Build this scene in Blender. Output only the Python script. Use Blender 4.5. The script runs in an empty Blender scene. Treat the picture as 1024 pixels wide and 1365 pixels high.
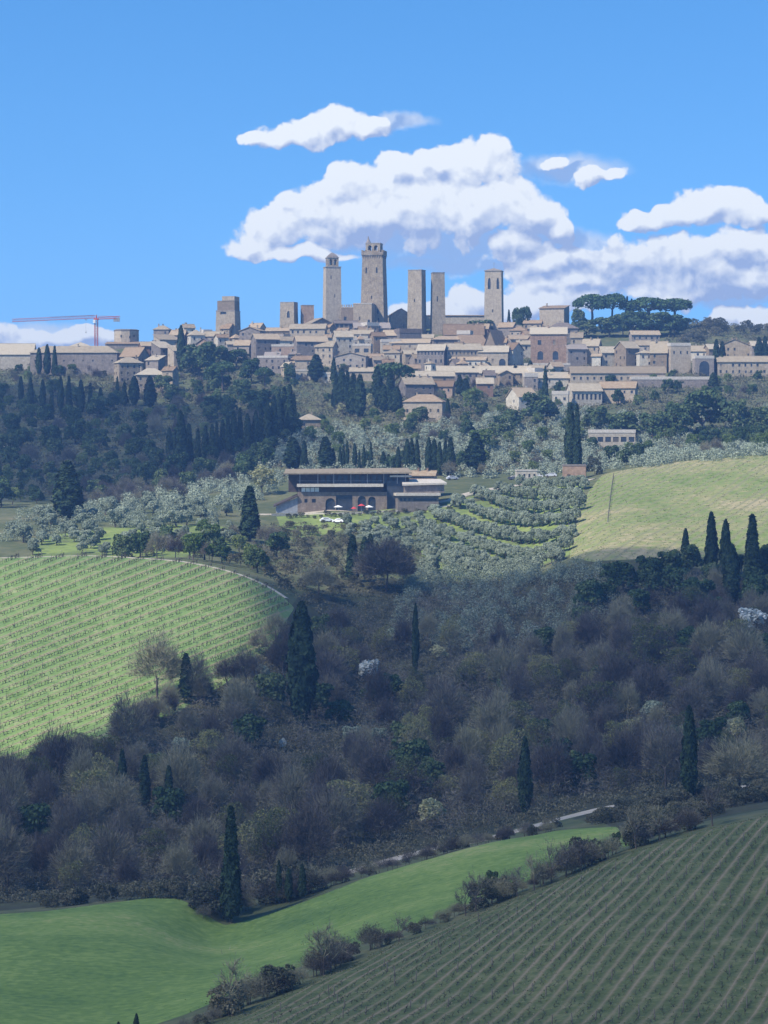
import bpy, math, random
import numpy as np
from mathutils import Vector
rng = np.random.default_rng(7); random.seed(7)
C = bpy.context.scene.collection
F = 3500.0; HY = 600.0; CZ = 120.0      # lens in photo pixels, eye level row, height of the eye
# ---------------------------------------------------------------- camera
cam = bpy.data.objects.new('camera', bpy.data.cameras.new('camera')); C.objects.link(cam)
cam.location = (0, 0, CZ); cam.rotation_euler = (math.radians(90), 0, 0)
cam.data.sensor_width = 36; cam.data.lens = 36*F/1365; cam.data.shift_y = -(682.5-HY)/1365
cam.data.clip_start = 0.5; cam.data.clip_end = 30000
bpy.context.scene.camera = cam
# ---------------------------------------------------------------- light
SUN_AZ, SUN_EL = 128.0, 48.0            # degrees from the view direction towards the west side; height
sl = bpy.data.lights.new('sun', 'SUN'); sl.energy = 3.9; sl.angle = math.radians(0.5); sl.color = (1, 0.94, 0.83)
sun = bpy.data.objects.new('sun', sl); C.objects.link(sun)
_a, _e = math.radians(SUN_AZ), math.radians(SUN_EL)
SUN = Vector((-math.sin(_a)*math.cos(_e), math.cos(_a)*math.cos(_e), math.sin(_e)))
sun.rotation_euler = SUN.to_track_quat('Z', 'Y').to_euler(); sun.location = (-300, 0, 500)
vs = bpy.context.scene.view_settings
bpy.context.scene.display_settings.display_device = 'sRGB'
vs.view_transform = 'Standard'; vs.look = 'None'; vs.gamma = 1; vs.exposure = 0.78; vs.use_curve_mapping = False
# ---------------------------------------------------------------- world: clear sky with clouds by direction
world = bpy.data.worlds.new('World'); bpy.context.scene.world = world; world.use_nodes = True
wt = world.node_tree; N = wt.nodes; L = wt.links; N.clear()
def nd(t, tree=None, **k):
    n = (tree or wt).nodes.new(t)
    for a, b in k.items(): setattr(n, a, b)
    return n
def mth(op, a, b=None, c=None, tree=None, clamp=False):
    tree = tree or wt
    n = tree.nodes.new('ShaderNodeMath'); n.operation = op; n.use_clamp = clamp
    for i, v in enumerate((a, b, c)):
        if v is None: continue
        if isinstance(v, (int, float)): n.inputs[i].default_value = v
        else: tree.links.new(v, n.inputs[i])
    return n.outputs[0]
def vmt(op, a, b=None, tree=None):
    tree = tree or wt
    n = tree.nodes.new('ShaderNodeVectorMath'); n.operation = op
    for i, v in enumerate((a, b)):
        if v is None: continue
        if isinstance(v, (tuple, list)): n.inputs[i].default_value = v
        elif isinstance(v, (int, float)): n.inputs['Scale'].default_value = v
        else: tree.links.new(v, n.inputs[i])
    return n.outputs['Value'] if op in ('LENGTH', 'DOT_PRODUCT') else n.outputs['Vector']
BLOBS = [(342,184,30,17),(372,176,42,22),(410,172,52,26),(455,168,58,26),(496,172,34,18),
 (640,212,66,38),(590,222,70,38),(535,236,70,38),(470,250,60,38),(425,276,66,40),(378,296,56,34),(335,318,52,26),
 (480,290,95,48),(560,276,100,60),(640,276,105,60),(700,286,58,50),(740,305,30,28),(395,334,95,15),
 (820,350,110,40),(905,345,105,38),(985,335,85,36),(720,352,80,26),(760,378,100,26),(900,386,120,18),(1010,365,80,30),(860,372,110,34),(940,366,100,34),(690,330,60,34),
 (940,276,66,32),(986,286,46,26),(900,288,40,22),(792,232,40,14),(740,210,28,12),(826,235,24,15),(862,298,40,14),
 (1005,418,80,22),(715,404,120,26),(632,396,44,30),(590,412,90,22),(30,446,90,20),(112,452,56,16)]
VEIL = [(600,326,190,30),(500,320,120,24),(700,322,90,34),(840,362,150,30),(960,360,130,30),(780,330,60,26),(620,352,150,16),(980,395,100,18),(60,450,120,22),(760,225,90,26),(530,165,60,14)]
def blobgroup(nm, blobs, pw, sm):
    g = bpy.data.node_groups.new(nm, 'ShaderNodeTree')
    g.interface.new_socket('P', in_out='INPUT', socket_type='NodeSocketVector')
    g.interface.new_socket('F', in_out='OUTPUT', socket_type='NodeSocketFloat')
    gi = g.nodes.new('NodeGroupInput'); go = g.nodes.new('NodeGroupOutput'); acc = None
    for (bx, by, rx, ry) in blobs:
        d = vmt('LENGTH', vmt('MULTIPLY', vmt('SUBTRACT', gi.outputs[0], ((bx-512)/1000, (HY-by)/1000, 0), tree=g), (1000/rx, 1000/ry, 0), tree=g), tree=g)
        f = mth('SUBTRACT', 1.0, mth('POWER', d, pw, tree=g) if pw != 1 else d, tree=g)
        acc = f if acc is None else mth('SMOOTH_MAX', acc, f, sm, tree=g)
    g.links.new(acc, go.inputs[0]); return g
g = blobgroup('cloud_field', BLOBS, 1.6, 0.18); g2 = blobgroup('cloud_base_field', VEIL, 1, 0.3)
tc = nd('ShaderNodeTexCoord'); sep = nd('ShaderNodeSeparateXYZ'); L.new(tc.outputs['Generated'], sep.inputs[0])
yy = mth('MAXIMUM', sep.outputs['Y'], 0.02)
com = nd('ShaderNodeCombineXYZ')
L.new(mth('MULTIPLY', mth('DIVIDE', sep.outputs['X'], yy), F/1000), com.inputs[0])
L.new(mth('MULTIPLY', mth('DIVIDE', sep.outputs['Z'], yy), F/1000), com.inputs[1])
P0 = com.outputs[0]
def fbm(vec, scale, detail=8, rough=0.55, tree=None):
    n = nd('ShaderNodeTexNoise'); n.inputs['Scale'].default_value = scale; n.inputs['Detail'].default_value = detail; n.inputs['Roughness'].default_value = rough
    L.new(vec, n.inputs['Vector']); return n
def cfield(vec):
    gn = nd('ShaderNodeGroup'); gn.node_tree = g
    wn = fbm(vec, 11, 4, 0.55)
    wv = vmt('SCALE', vmt('SUBTRACT', wn.outputs['Color'], (0.5, 0.5, 0.5)), 0.065)
    L.new(vmt('ADD', vec, wv), gn.inputs[0])
    puff = nd('ShaderNodeTexVoronoi'); puff.feature = 'F1'; puff.inputs['Scale'].default_value = 24
    puff.inputs['Detail'].default_value = 2.0; puff.inputs['Roughness'].default_value = 0.5
    L.new(vmt('ADD', vec, wv), puff.inputs['Vector'])
    pf = mth('SUBTRACT', 0.42, puff.outputs['Distance'])
    nf = mth('SUBTRACT', fbm(vec, 22, 9, 0.62).outputs[0], 0.5)
    return mth('ADD', gn.outputs[0], mth('ADD', mth('MULTIPLY', pf, 0.55), mth('MULTIPLY', nf, 0.9)))
f0 = cfield(P0); f1 = cfield(vmt('ADD', P0, (-0.006, 0.013, 0)))
def ramp(v, a, b, c=0.0, d=1.0):
    m = nd('ShaderNodeMapRange'); m.interpolation_type = 'SMOOTHSTEP'
    for i, x in zip((1, 2, 3, 4), (a, b, c, d)): m.inputs[i].default_value = x
    L.new(v, m.inputs[0]); return m.outputs[0]
body = ramp(f0, -0.13, 0.15)
gv = nd('ShaderNodeGroup'); gv.node_tree = g2; wv2 = vmt('SCALE', vmt('SUBTRACT', fbm(P0, 14, 6, 0.6).outputs['Color'], (0.5, 0.5, 0.5)), 0.05)
L.new(vmt('ADD', P0, wv2), gv.inputs[0]); veil = ramp(gv.outputs[0], -0.05, 0.6)
lit = mth('MULTIPLY', body, mth('SUBTRACT', 1.0, mth('MULTIPLY', veil, 0.62)))
alpha = mth('MULTIPLY', mth('MAXIMUM', body, mth('MULTIPLY', veil, 0.7)), mth('GREATER_THAN', sep.outputs['Y'], 0.05))
shade = mth('MULTIPLY', mth('SUBTRACT', f1, f0), 1.6)
dark = mth('ADD', mth('ADD', shade, mth('MULTIPLY', veil, 0.6)), 0.10, clamp=True)
dark = mth('ADD', dark, mth('MULTIPLY', mth('SUBTRACT', 1.0, body), 0.35), clamp=True)
cc = nd('ShaderNodeMix'); cc.data_type = 'RGBA'
cc.inputs[6].default_value = (0.90, 0.95, 1.0, 1); cc.inputs[7].default_value = (0.36, 0.47, 0.74, 1); L.new(dark, cc.inputs[0])
sky = nd('ShaderNodeTexSky'); sky.sky_type = 'NISHITA'; sky.sun_disc = False
sky.sun_elevation = _e; sky.sun_rotation = -_a; sky.air_density = 1.0; sky.dust_density = 0.4; sky.ozone_density = 2.0; sky.altitude = 300
hs = nd('ShaderNodeHueSaturation'); hs.inputs['Saturation'].default_value = 1.33; L.new(sky.outputs[0], hs.inputs['Color'])
# the sky is read a little higher than the ray points: the clear blue of a dry spring day
comb2 = nd('ShaderNodeCombineXYZ'); L.new(sep.outputs['X'], comb2.inputs[0]); L.new(sep.outputs['Y'], comb2.inputs[1])
L.new(mth('ADD', mth('MULTIPLY', mth('MAXIMUM', sep.outputs['Z'], 0.0), 1.35), 0.15), comb2.inputs[2]); L.new(vmt('NORMALIZE', comb2.outputs[0]), sky.inputs['Vector'])
bg = nd('ShaderNodeBackground'); bg.inputs['Strength'].default_value = 0.132; L.new(hs.outputs[0], bg.inputs['Color'])
bc = nd('ShaderNodeBackground'); bc.inputs['Strength'].default_value = 0.62; L.new(cc.outputs[2], bc.inputs['Color'])
mix = nd('ShaderNodeMixShader'); L.new(alpha, mix.inputs[0]); L.new(bg.outputs[0], mix.inputs[1]); L.new(bc.outputs[0], mix.inputs[2])
out = nd('ShaderNodeOutputWorld'); L.new(mix.outputs[0], out.inputs['Surface'])
world.cycles.sampling_method = 'MANUAL'; world.cycles.sample_map_resolution = 256
cy = bpy.context.scene.cycles; cy.max_bounces = 4; cy.diffuse_bounces = 2; cy.glossy_bounces = 1; cy.transmission_bounces = 2; cy.volume_bounces = 0; cy.caustics_reflective = False; cy.caustics_refractive = False
# ---------------------------------------------------------------- helpers
def tag(o, label=None, cat=None, group=None, kind=None):
    if label: o['label'] = label
    if cat: o['category'] = cat
    if group: o['group'] = group
    if kind: o['kind'] = kind
    return o
def mesh_np(name, V, faces, mats=None, smooth=False):
    """V (n,3); faces: list of index arrays (m,3)/(m,4) or list of tuples"""
    me = bpy.data.meshes.new(name)
    V = np.asarray(V, dtype=np.float32)
    if isinstance(faces, np.ndarray):
        k = faces.shape[1]; idx = faces.astype(np.int32).ravel(); n = len(faces)
        st = np.arange(n, dtype=np.int32)*k
    else:
        idx = np.array([i for f in faces for i in f], dtype=np.int32); n = len(faces)
        ln = np.array([len(f) for f in faces], dtype=np.int32); st = np.concatenate([[0], np.cumsum(ln)[:-1]]).astype(np.int32)
    me.vertices.add(len(V)); me.vertices.foreach_set('co', V.ravel())
    me.loops.add(len(idx)); me.loops.foreach_set('vertex_index', idx)
    me.polygons.add(n); me.polygons.foreach_set('loop_start', st)
    if smooth: me.polygons.foreach_set('use_smooth', np.ones(n, dtype=bool))
    me.update(calc_edges=True); me.validate()
    if not smooth: me.shade_flat()
    for m in (mats or []): me.materials.append(m)
    return me
def obj(name, me, parent=None, loc=None):
    o = bpy.data.objects.new(name, me); C.objects.link(o)
    if parent is not None: o.parent = parent
    if loc is not None: o.location = loc
    return o
def empty(name, loc, rz=0.0, s=1.0):
    o = bpy.data.objects.new(name, None); C.objects.link(o); o.location = loc; o.rotation_euler = (0, 0, rz); o.scale = (s, s, s); o.empty_display_size = 0.5
    return o
class MB:
    """collects solids, then one mesh"""
    def __init__(s): s.v = []; s.f = []
    def add(s, V, Fs):
        b = len(s.v); s.v += [tuple(p) for p in V]; s.f += [tuple(i+b for i in f) for f in Fs]; return s
    def box(s, x0, x1, y0, y1, z0, z1):
        return s.add([(x0,y0,z0),(x1,y0,z0),(x1,y1,z0),(x0,y1,z0),(x0,y0,z1),(x1,y0,z1),(x1,y1,z1),(x0,y1,z1)],
                     [(0,3,2,1),(4,5,6,7),(0,1,5,4),(1,2,6,5),(2,3,7,6),(3,0,4,7)])
    def bar(s, a, b, r, r2=None, n=4):
        a, b = Vector(a), Vector(b); r2 = r if r2 is None else r2
        d = (b-a).normalized(); u = d.orthogonal().normalized(); w = d.cross(u)
        V = [a+(u*math.cos(t)+w*math.sin(t))*r for t in [2*math.pi*(i+.5)/n for i in range(n)]] + [b+(u*math.cos(t)+w*math.sin(t))*r2 for t in [2*math.pi*(i+.5)/n for i in range(n)]]
        return s.add(V, [(i, (i+1) % n, n+(i+1) % n, n+i) for i in range(n)] + [tuple(range(n))[::-1], tuple(range(n, 2*n))])
    def lathe(s, prof, n=12, c=(0, 0), rot=0.0):
        V = []; Fs = []
        for r, z in prof:
            V += [(c[0]+r*math.cos(rot+2*math.pi*i/n), c[1]+r*math.sin(rot+2*math.pi*i/n), z) for i in range(n)]
        for k in range(len(prof)-1):
            Fs += [(k*n+i, k*n+(i+1) % n, (k+1)*n+(i+1) % n, (k+1)*n+i) for i in range(n)]
        Fs += [tuple(range(n))[::-1], tuple(range((len(prof)-1)*n, len(prof)*n))]
        return s.add(V, Fs)
    def mesh(s, name, mat): return mesh_np(name, s.v, s.f, [mat] if mat else None)
    def build(s, name, mat, parent=None, loc=None): return obj(name, s.mesh(name, mat), parent, loc)
# ---------------------------------------------------------------- materials
def noise_mat(name, cols, scale=1.0, rough=0.9, detail=6, bump=0.0, space='Object', island=0.0, objrand=0.0, transl=0.0, scale2=None, spec=0.2, stretch=(1,1,1)):
    """cols: list of (position, rgb): noise-driven colour, optional per-island / per-object variation"""
    m = bpy.data.materials.new(name); m.use_nodes = True; t = m.node_tree; t.nodes.clear()
    o = t.nodes.new('ShaderNodeOutputMaterial'); p = t.nodes.new('ShaderNodeBsdfPrincipled'); p.inputs['Roughness'].default_value = rough
    p.inputs['Specular IOR Level'].default_value = spec
    tc = t.nodes.new('ShaderNodeTexCoord'); mp = t.nodes.new('ShaderNodeMapping'); mp.inputs['Scale'].default_value = stretch
    t.links.new(tc.outputs[space], mp.inputs[0])
    n = t.nodes.new('ShaderNodeTexNoise'); n.inputs['Scale'].default_value = scale; n.inputs['Detail'].default_value = detail; n.inputs['Roughness'].default_value = 0.6
    t.links.new(mp.outputs[0], n.inputs['Vector']); fac = n.outputs[0]
    if scale2:
        n2 = t.nodes.new('ShaderNodeTexNoise'); n2.inputs['Scale'].default_value = scale2; n2.inputs['Detail'].default_value = 4; t.links.new(mp.outputs[0], n2.inputs['Vector'])
        fac = mth('ADD', mth('MULTIPLY', fac, 0.6, tree=t), mth('MULTIPLY', n2.outputs[0], 0.4, tree=t), tree=t)
    ge = t.nodes.new('ShaderNodeNewGeometry'); oi = t.nodes.new('ShaderNodeObjectInfo')
    if island: fac = mth('ADD', fac, mth('MULTIPLY', mth('SUBTRACT', ge.outputs['Random Per Island'], 0.5, tree=t), island, tree=t), tree=t)
    if objrand: fac = mth('ADD', fac, mth('MULTIPLY', mth('SUBTRACT', oi.outputs['Random'], 0.5, tree=t), objrand, tree=t), tree=t)
    r = t.nodes.new('ShaderNodeValToRGB'); r.color_ramp.interpolation = 'EASE'
    while len(r.color_ramp.elements) < len(cols): r.color_ramp.elements.new(0.5)
    for e, (ps, c) in zip(r.color_ramp.elements, cols): e.position = ps; e.color = (*c, 1)
    t.links.new(fac, r.inputs[0]); t.links.new(r.outputs[0], p.inputs['Base Color'])
    if bump:
        b = t.nodes.new('ShaderNodeBump'); b.inputs['Strength'].default_value = 1; b.inputs['Distance'].default_value = bump; t.links.new(n.outputs[0], b.inputs['Height']); t.links.new(b.outputs[0], p.inputs['Normal'])
    if transl:
        tr = t.nodes.new('ShaderNodeBsdfTranslucent'); t.links.new(r.outputs[0], tr.inputs[0]); mx = t.nodes.new('ShaderNodeMixShader'); mx.inputs[0].default_value = transl
        t.links.new(p.outputs[0], mx.inputs[1]); t.links.new(tr.outputs[0], mx.inputs[2]); t.links.new(mx.outputs[0], o.inputs[0])
    else: t.links.new(p.outputs[0], o.inputs[0])
    return m
# ---------------------------------------------------------------- terrain: thin-plate surface through surveyed points (column px, row py, distance)
CP = [ # near hill top and its vineyard
 (512,1500,150),(1024,1480,150),(0,1600,150),(1024,1365,195),(660,1365,207),(290,1365,228),(850,1250,232),(600,1300,232),(1024,1200,245),
 (1024,1083,300),(830,1138,292),(640,1214,280),(500,1268,262),(390,1315,245),(1400,1060,300),(1500,1300,190),
 # green meadow beyond the hedge
 (0,1365,262),(150,1362,265),(300,1310,285),(480,1240,305),(640,1180,325),(820,1120,345),(0,1290,300),(200,1262,318),(-400,1330,290),
 (275,1250,345),(460,1180,362),(640,1126,378),(800,1098,390),(920,1075,395),(0,1225,345),(140,1210,352),(250,1200,358),(-400,1240,345),
 # track and wood floor
 (480,1160,402),(640,1122,418),(800,1082,425),(1024,1046,440),(1400,1000,460),(300,1190,392),(100,1195,400),(-400,1190,400),
 (250,1110,455),(500,1060,470),(760,1020,490),(1000,985,505),(1400,930,520),(0,1120,460),(-400,1130,470),
 (500,960,540),(750,920,565),(1000,880,585),(420,900,590),(560,860,620),(760,830,640),(960,800,660),(1400,780,660),
 # vineyard hillside
 (-300,1060,500),(0,1020,515),(120,965,525),(220,925,540),(300,890,560),(370,830,600),(380,798,625),(0,900,550),(120,850,575),(240,820,590),
 (0,745,640),(120,742,645),(250,752,640),(330,772,630),(0,820,590),(180,790,605),(-300,760,640),
 # dell between vineyard crest and the olive meadow
 (-300,760,700),(0,752,700),(150,748,705),(300,745,715),(400,765,700),(0,722,760),(150,710,775),(300,705,790),(-300,720,770),
 (460,760,720),(520,740,740),(380,730,770),(440,708,815),(600,745,755),(620,700,820),(540,692,838),(700,755,745),(740,745,725),
 # restaurant terrace and the olive grove
 (370,683,850),(440,679,850),(520,677,852),(600,668,856),(480,676,875),(400,678,875),(680,690,830),(700,652,890),(640,655,885),(760,640,895),(740,690,800),
 # wheat hill
 (775,748,690),(900,742,695),(1000,735,705),(1200,725,710),(780,700,765),(900,672,795),(1024,655,810),(812,632,880),(900,618,890),(1024,606,895),(1300,590,905),(1300,650,810),
 # valley side behind, rising to the town
 (-300,690,850),(0,688,850),(150,680,880),(300,668,900),(0,655,985),(150,650,990),(300,640,985),(-300,650,1000),(60,600,1100),(200,590,1110),(350,590,1080),
 (450,630,960),(560,620,980),(650,622,980),(750,618,985),(850,605,1010),(960,598,1020),(1200,590,1020),
 (500,585,1060),(640,580,1080),(780,580,1090),(900,570,1110),(1024,560,1130),(1300,560,1130),
 (60,545,1210),(200,540,1220),(350,540,1200),(480,535,1200),(600,545,1180),(720,540,1200),(850,530,1215),(1000,525,1230),(-300,550,1210),
 (60,500,1310),(200,505,1300),(300,500,1305),(400,495,1310),(480,500,1310),(600,505,1300),(720,500,1310),(850,492,1320),(1000,490,1330),(-300,510,1310),(1300,490,1330),
 (0,488,1370),(120,480,1380),(220,470,1385),(300,463,1400),(380,462,1400),(460,455,1410),(540,462,1400),(620,466,1400),(700,462,1405),(800,466,1400),(900,458,1415),(1010,460,1420),
 (0,485,1460),(160,462,1450),(300,452,1460),(400,438,1465),(500,432,1470),(600,436,1470),(680,436,1470),(760,440,1470),(850,438,1475),(950,432,1490),(1024,440,1490),(1400,470,1480),(-300,500,1460),
 (512,480,1650),(0,520,1650),(1024,480,1650),(512,560,1900),(-300,560,1900),(1300,560,1900),(512,600,2600),(-1500,605,2600),(2500,605,2600),(512,604,5000),(-2500,604,5000),(3500,604,5000),
 (-1500,600,1300),(2500,560,1300),(-1500,800,600),(2500,760,600),(-1500,1300,300),(2500,1150,300),(-1500,1500,160),(2500,1500,160),
 (512,1900,80),(-1500,1900,80),(2500,1900,80)]
CP = np.array(CP, float)
def uv(px, D): return (np.asarray(px, float)-512)/1000*0.9, np.log(np.asarray(D, float)/200)*1.25
cu, cv = uv(CP[:, 0], CP[:, 2]); cz = (HY-CP[:, 1])*CP[:, 2]/F
def U(r2): return np.where(r2 > 1e-12, 0.5*r2*np.log(np.maximum(r2, 1e-12)), 0.0)
n = len(CP); K = U((cu[:, None]-cu)**2+(cv[:, None]-cv)**2)+np.eye(n)*2e-4
Pm = np.stack([np.ones(n), cu, cv], 1)
A = np.block([[K, Pm], [Pm.T, np.zeros((3, 3))]]); sol = np.linalg.solve(A, np.concatenate([cz, np.zeros(3)]))
gpx = np.concatenate([np.linspace(-2500, -320, 24), np.arange(-300, 1325, 3.5), np.linspace(1345, 3500, 24)])
gD = np.concatenate([np.geomspace(70, 178, 14), np.geomspace(180, 1500, 470), np.geomspace(1520, 6000, 40)])
GU, GV = uv(gpx, 200)[0], uv(512, gD)[1]
ZT = np.zeros((len(gD), len(gpx)))
for j, v in enumerate(GV):
    r2 = (GU[:, None]-cu)**2+(v-cv)**2
    ZT[j] = U(r2)@sol[:n]+sol[n]+sol[n+1]*GU+sol[n+2]*v
# gentle natural unevenness (value noise by sums of sines in world metres)
XX = (gpx[None, :]-512)*gD[:, None]/F; YY = np.repeat(gD[:, None], len(gpx), 1)
for k in range(14):
    w = 2*math.pi/rng.uniform(9, 60); a = rng.uniform(0, math.pi); ph = rng.uniform(0, 6.28)
    ZT += 0.004/w*np.sin(w*(XX*math.cos(a)+YY*math.sin(a))+ph)*1.6
def zt(px, D):
    px = np.clip(np.asarray(px, float), gpx[0], gpx[-1]-1e-6); D = np.clip(np.asarray(D, float), gD[0], gD[-1]-1e-6)
    i = np.clip(np.searchsorted(gpx, px, 'right')-1, 0, len(gpx)-2); j = np.clip(np.searchsorted(gD, D, 'right')-1, 0, len(gD)-2)
    a = (px-gpx[i])/(gpx[i+1]-gpx[i]); b = (D-gD[j])/(gD[j+1]-gD[j])
    return (ZT[j, i]*(1-a)+ZT[j, i+1]*a)*(1-b)+(ZT[j+1, i]*(1-a)+ZT[j+1, i+1]*a)*b
def zw(x, y): return CZ+zt(512+np.asarray(x)*F/np.asarray(y), y)      # world height
_Dm = np.concatenate([np.arange(180, 1000, 1.5), np.arange(1000, 1560, 2.0)])
def hit(px, py, dmin=0, dmax=1560):
    D = _Dm[(_Dm >= dmin) & (_Dm <= dmax)]
    z = zt(np.full(len(D), px), D); s = (HY-py)/F*D
    k = np.argmax(z >= s) if (z >= s).any() else int(np.argmax(z-s))
    return float(D[k])
def W(px, py, D): return ((px-512)*D/F, D, CZ+(HY-py)*D/F)
def G(px, D): return ((px-512)*D/F, D, float(CZ+zt(px, D)))
def row_of(px, D): return HY-zt(px, D)*F/np.asarray(D, float)
# ---------------------------------------------------------------- ground sheets
def inpoly(x, y, poly):
    x = np.asarray(x, float); y = np.asarray(y, float); c = np.zeros(x.shape, bool); n = len(poly)
    for i in range(n):
        x0, y0 = poly[i]; x1, y1 = poly[(i+1) % n]
        with np.errstate(divide='ignore', invalid='ignore'):
            k = ((y0 > y) != (y1 > y)) & (x < (x1-x0)*(y-y0)/(y1-y0+1e-12)+x0)
        c ^= k
    return c
def sdf(x, y, poly):
    """signed distance, positive inside"""
    x = np.asarray(x, float); y = np.asarray(y, float); best = np.full(x.shape, 1e18)
    for i in range(len(poly)):
        x0, y0 = poly[i]; x1, y1 = poly[(i+1) % len(poly)]; dx, dy = x1-x0, y1-y0
        t = np.clip(((x-x0)*dx+(y-y0)*dy)/(dx*dx+dy*dy+1e-9), 0, 1)
        best = np.minimum(best, (x-x0-t*dx)**2+(y-y0-t*dy)**2)
    d = np.sqrt(best); return np.where(inpoly(x, y, poly), d, -d)
def wpoly(pts): return [((px-512)*D/F, D) for px, D in pts]            # (column, distance) -> world xy
def hpoly(pts, dmin=0, dmax=1560): return [((px-512)*d/F, d) for px, py in pts for d in [hit(px, py, dmin, dmax)]]
JJ, II = np.meshgrid(np.arange(len(gD)), np.arange(len(gpx)), indexing='ij')
VX, VY, VZ = XX, YY, CZ+ZT
def grid_faces(mask=None):
    nx = len(gpx); j, i = np.meshgrid(np.arange(len(gD)-1), np.arange(nx-1), indexing='ij')
    q = np.stack([j*nx+i, j*nx+i+1, (j+1)*nx+i+1, (j+1)*nx+i], -1)
    return q.reshape(-1, 4) if mask is None else q[mask]
def sheet(name, poly, mat, lift=0.12, soft=2.0, attr=None):
    d = sdf(VX, VY, poly)
    up = np.clip(d/soft, -1, 1)*lift; Z = VZ+up
    m = d > -6
    cell = m[:-1, :-1] | m[1:, :-1] | m[:-1, 1:] | m[1:, 1:]
    q = grid_faces(cell); used, inv = np.unique(q, return_inverse=True)
    V = np.stack([VX.ravel(), VY.ravel(), Z.ravel()], 1)[used]
    me = mesh_np(name, V, inv.reshape(-1, 4), [mat], smooth=True)
    if attr is not None: at_ = me.attributes.new(attr[0], 'FLOAT', 'POINT'); at_.data.foreach_set('value', attr[1].ravel()[used].astype(np.float32))
    return tag(obj(name, me), kind='structure')
def ground_mat(name, cols, scale, scale2, bump=0.15, rows=None, attr=None):
    """field soil/grass; rows=(nx, ny, spacing, phase, [(pos, rgb)...], weight) adds strips that run with the planting"""
    m = noise_mat(name, cols, scale=scale, scale2=scale2, bump=bump, space='Object', rough=0.95, spec=0.1)
    t = m.node_tree; p = next(x for x in t.nodes if x.type == 'BSDF_PRINCIPLED'); base = p.inputs['Base Color'].links[0].from_socket
    tc = next(x for x in t.nodes if x.type == 'TEX_COORD')
    if rows:
        nx, ny, sp, ph, strips, wgt = rows
        dv = vmt('DOT_PRODUCT', tc.outputs['Object'], (nx/sp, ny/sp, 0), tree=t)
        if attr:
            an = t.nodes.new('ShaderNodeAttribute'); an.attribute_name = attr; dv = an.outputs['Fac']
        nz = t.nodes.new('ShaderNodeTexNoise'); nz.inputs['Scale'].default_value = 0.7; nz.inputs['Detail'].default_value = 5; t.links.new(tc.outputs['Object'], nz.inputs[0])
        fr = mth('FRACT', mth('ADD', mth('ADD', dv, ph, tree=t), mth('MULTIPLY', mth('SUBTRACT', nz.outputs[0], 0.5, tree=t), 0.22, tree=t), tree=t), tree=t)
        tri = mth('MULTIPLY', mth('ABSOLUTE', mth('SUBTRACT', fr, 0.5, tree=t), tree=t), 2.0, tree=t)   # 1 on the row, 0 mid alley
        rr = t.nodes.new('ShaderNodeValToRGB')
        while len(rr.color_ramp.elements) < len(strips): rr.color_ramp.elements.new(0.5)
        for e, (ps, c) in zip(rr.color_ramp.elements, strips): e.position = ps; e.color = (*c[:3], 1)
        t.links.new(tri, rr.inputs[0])
        wr = t.nodes.new('ShaderNodeValToRGB'); wr.color_ramp.elements[0].position = wgt[0]; wr.color_ramp.elements[1].position = wgt[1]
        # strip presence also varies from row to row and along the row
        fl = mth('FLOOR', mth('ADD', dv, ph, tree=t), tree=t); wn = t.nodes.new('ShaderNodeTexWhiteNoise'); wn.noise_dimensions = '1D'; t.links.new(fl, wn.inputs['W'])
        t.links.new(tri, wr.inputs[0])
        n3 = t.nodes.new('ShaderNodeTexNoise'); n3.inputs['Scale'].default_value = 0.09; n3.inputs['Detail'].default_value = 6; n3.inputs['Roughness'].default_value = 0.7; t.links.new(tc.outputs['Object'], n3.inputs[0])
        var = mth('ADD', mth('MULTIPLY', wn.outputs['Value'], 0.7, tree=t), mth('MULTIPLY', n3.outputs[0], 1.3, tree=t), tree=t)
        k = mth('MULTIPLY', wr.outputs[0], mth('SUBTRACT', var, 0.25, tree=t, clamp=True), tree=t, clamp=True)
        mx = t.nodes.new('ShaderNodeMix'); mx.data_type = 'RGBA'; t.links.new(k, mx.inputs[0]); t.links.new(base, mx.inputs[6]); t.links.new(rr.outputs[0], mx.inputs[7])
        base = mx.outputs[2]
    t.links.new(base, p.inputs['Base Color'])
    return m
m_ground = ground_mat('rough_grassland', [(0.30, (0.05,0.06,0.03)), (0.45, (0.085,0.10,0.045)), (0.58, (0.13,0.13,0.065)), (0.72, (0.21,0.18,0.11))], 0.035, 0.3)
ground = tag(obj('ground', mesh_np('ground', np.stack([VX.ravel(), VY.ravel(), VZ.ravel()], 1), grid_faces(), [m_ground], smooth=True)), kind='structure')
# planted fields
VINE_PX = [(-300,1080),(-120,1062),(0,1038),(90,1004),(170,976),(235,952),(300,916),(360,868),(394,812),(345,775),(270,752),(160,742),(60,741),(-20,746),(-300,765)]
P_VINE = hpoly(VINE_PX, 470, 655)
# the rows of the sunny vineyard bend gently with the slope: ROWC counts them across the hillside
VSTEP, VSLOPE = 11.5, 0.40
ROWC = (row_of(gpx[None, :], gD[:, None])+VSLOPE*gpx[None, :])/VSTEP
m_vine = ground_mat('vineyard_turf', [(0.34, (0.10,0.16,0.045)), (0.5, (0.16,0.235,0.075)), (0.66, (0.26,0.28,0.13))], 0.25, 1.3,
    attr='row', rows=(0, 0, 1, 0.0, [(0.0, (0.42,0.36,0.24)), (0.35, (0.46,0.40,0.27)), (0.8, (0.26,0.23,0.13))], (0.70, 0.86)))
vineyard = sheet('vineyard_field', P_VINE, m_vine, attr=('row', ROWC))
HILL_PX = [(180,1430),(290,1366),(400,1318),(500,1270),(640,1216),(740,1178),(830,1141),(930,1110),(1024,1086),(1200,1060)]
HILL_D = [hit(px, py+2, 180, 320) for px, py in HILL_PX]
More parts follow.
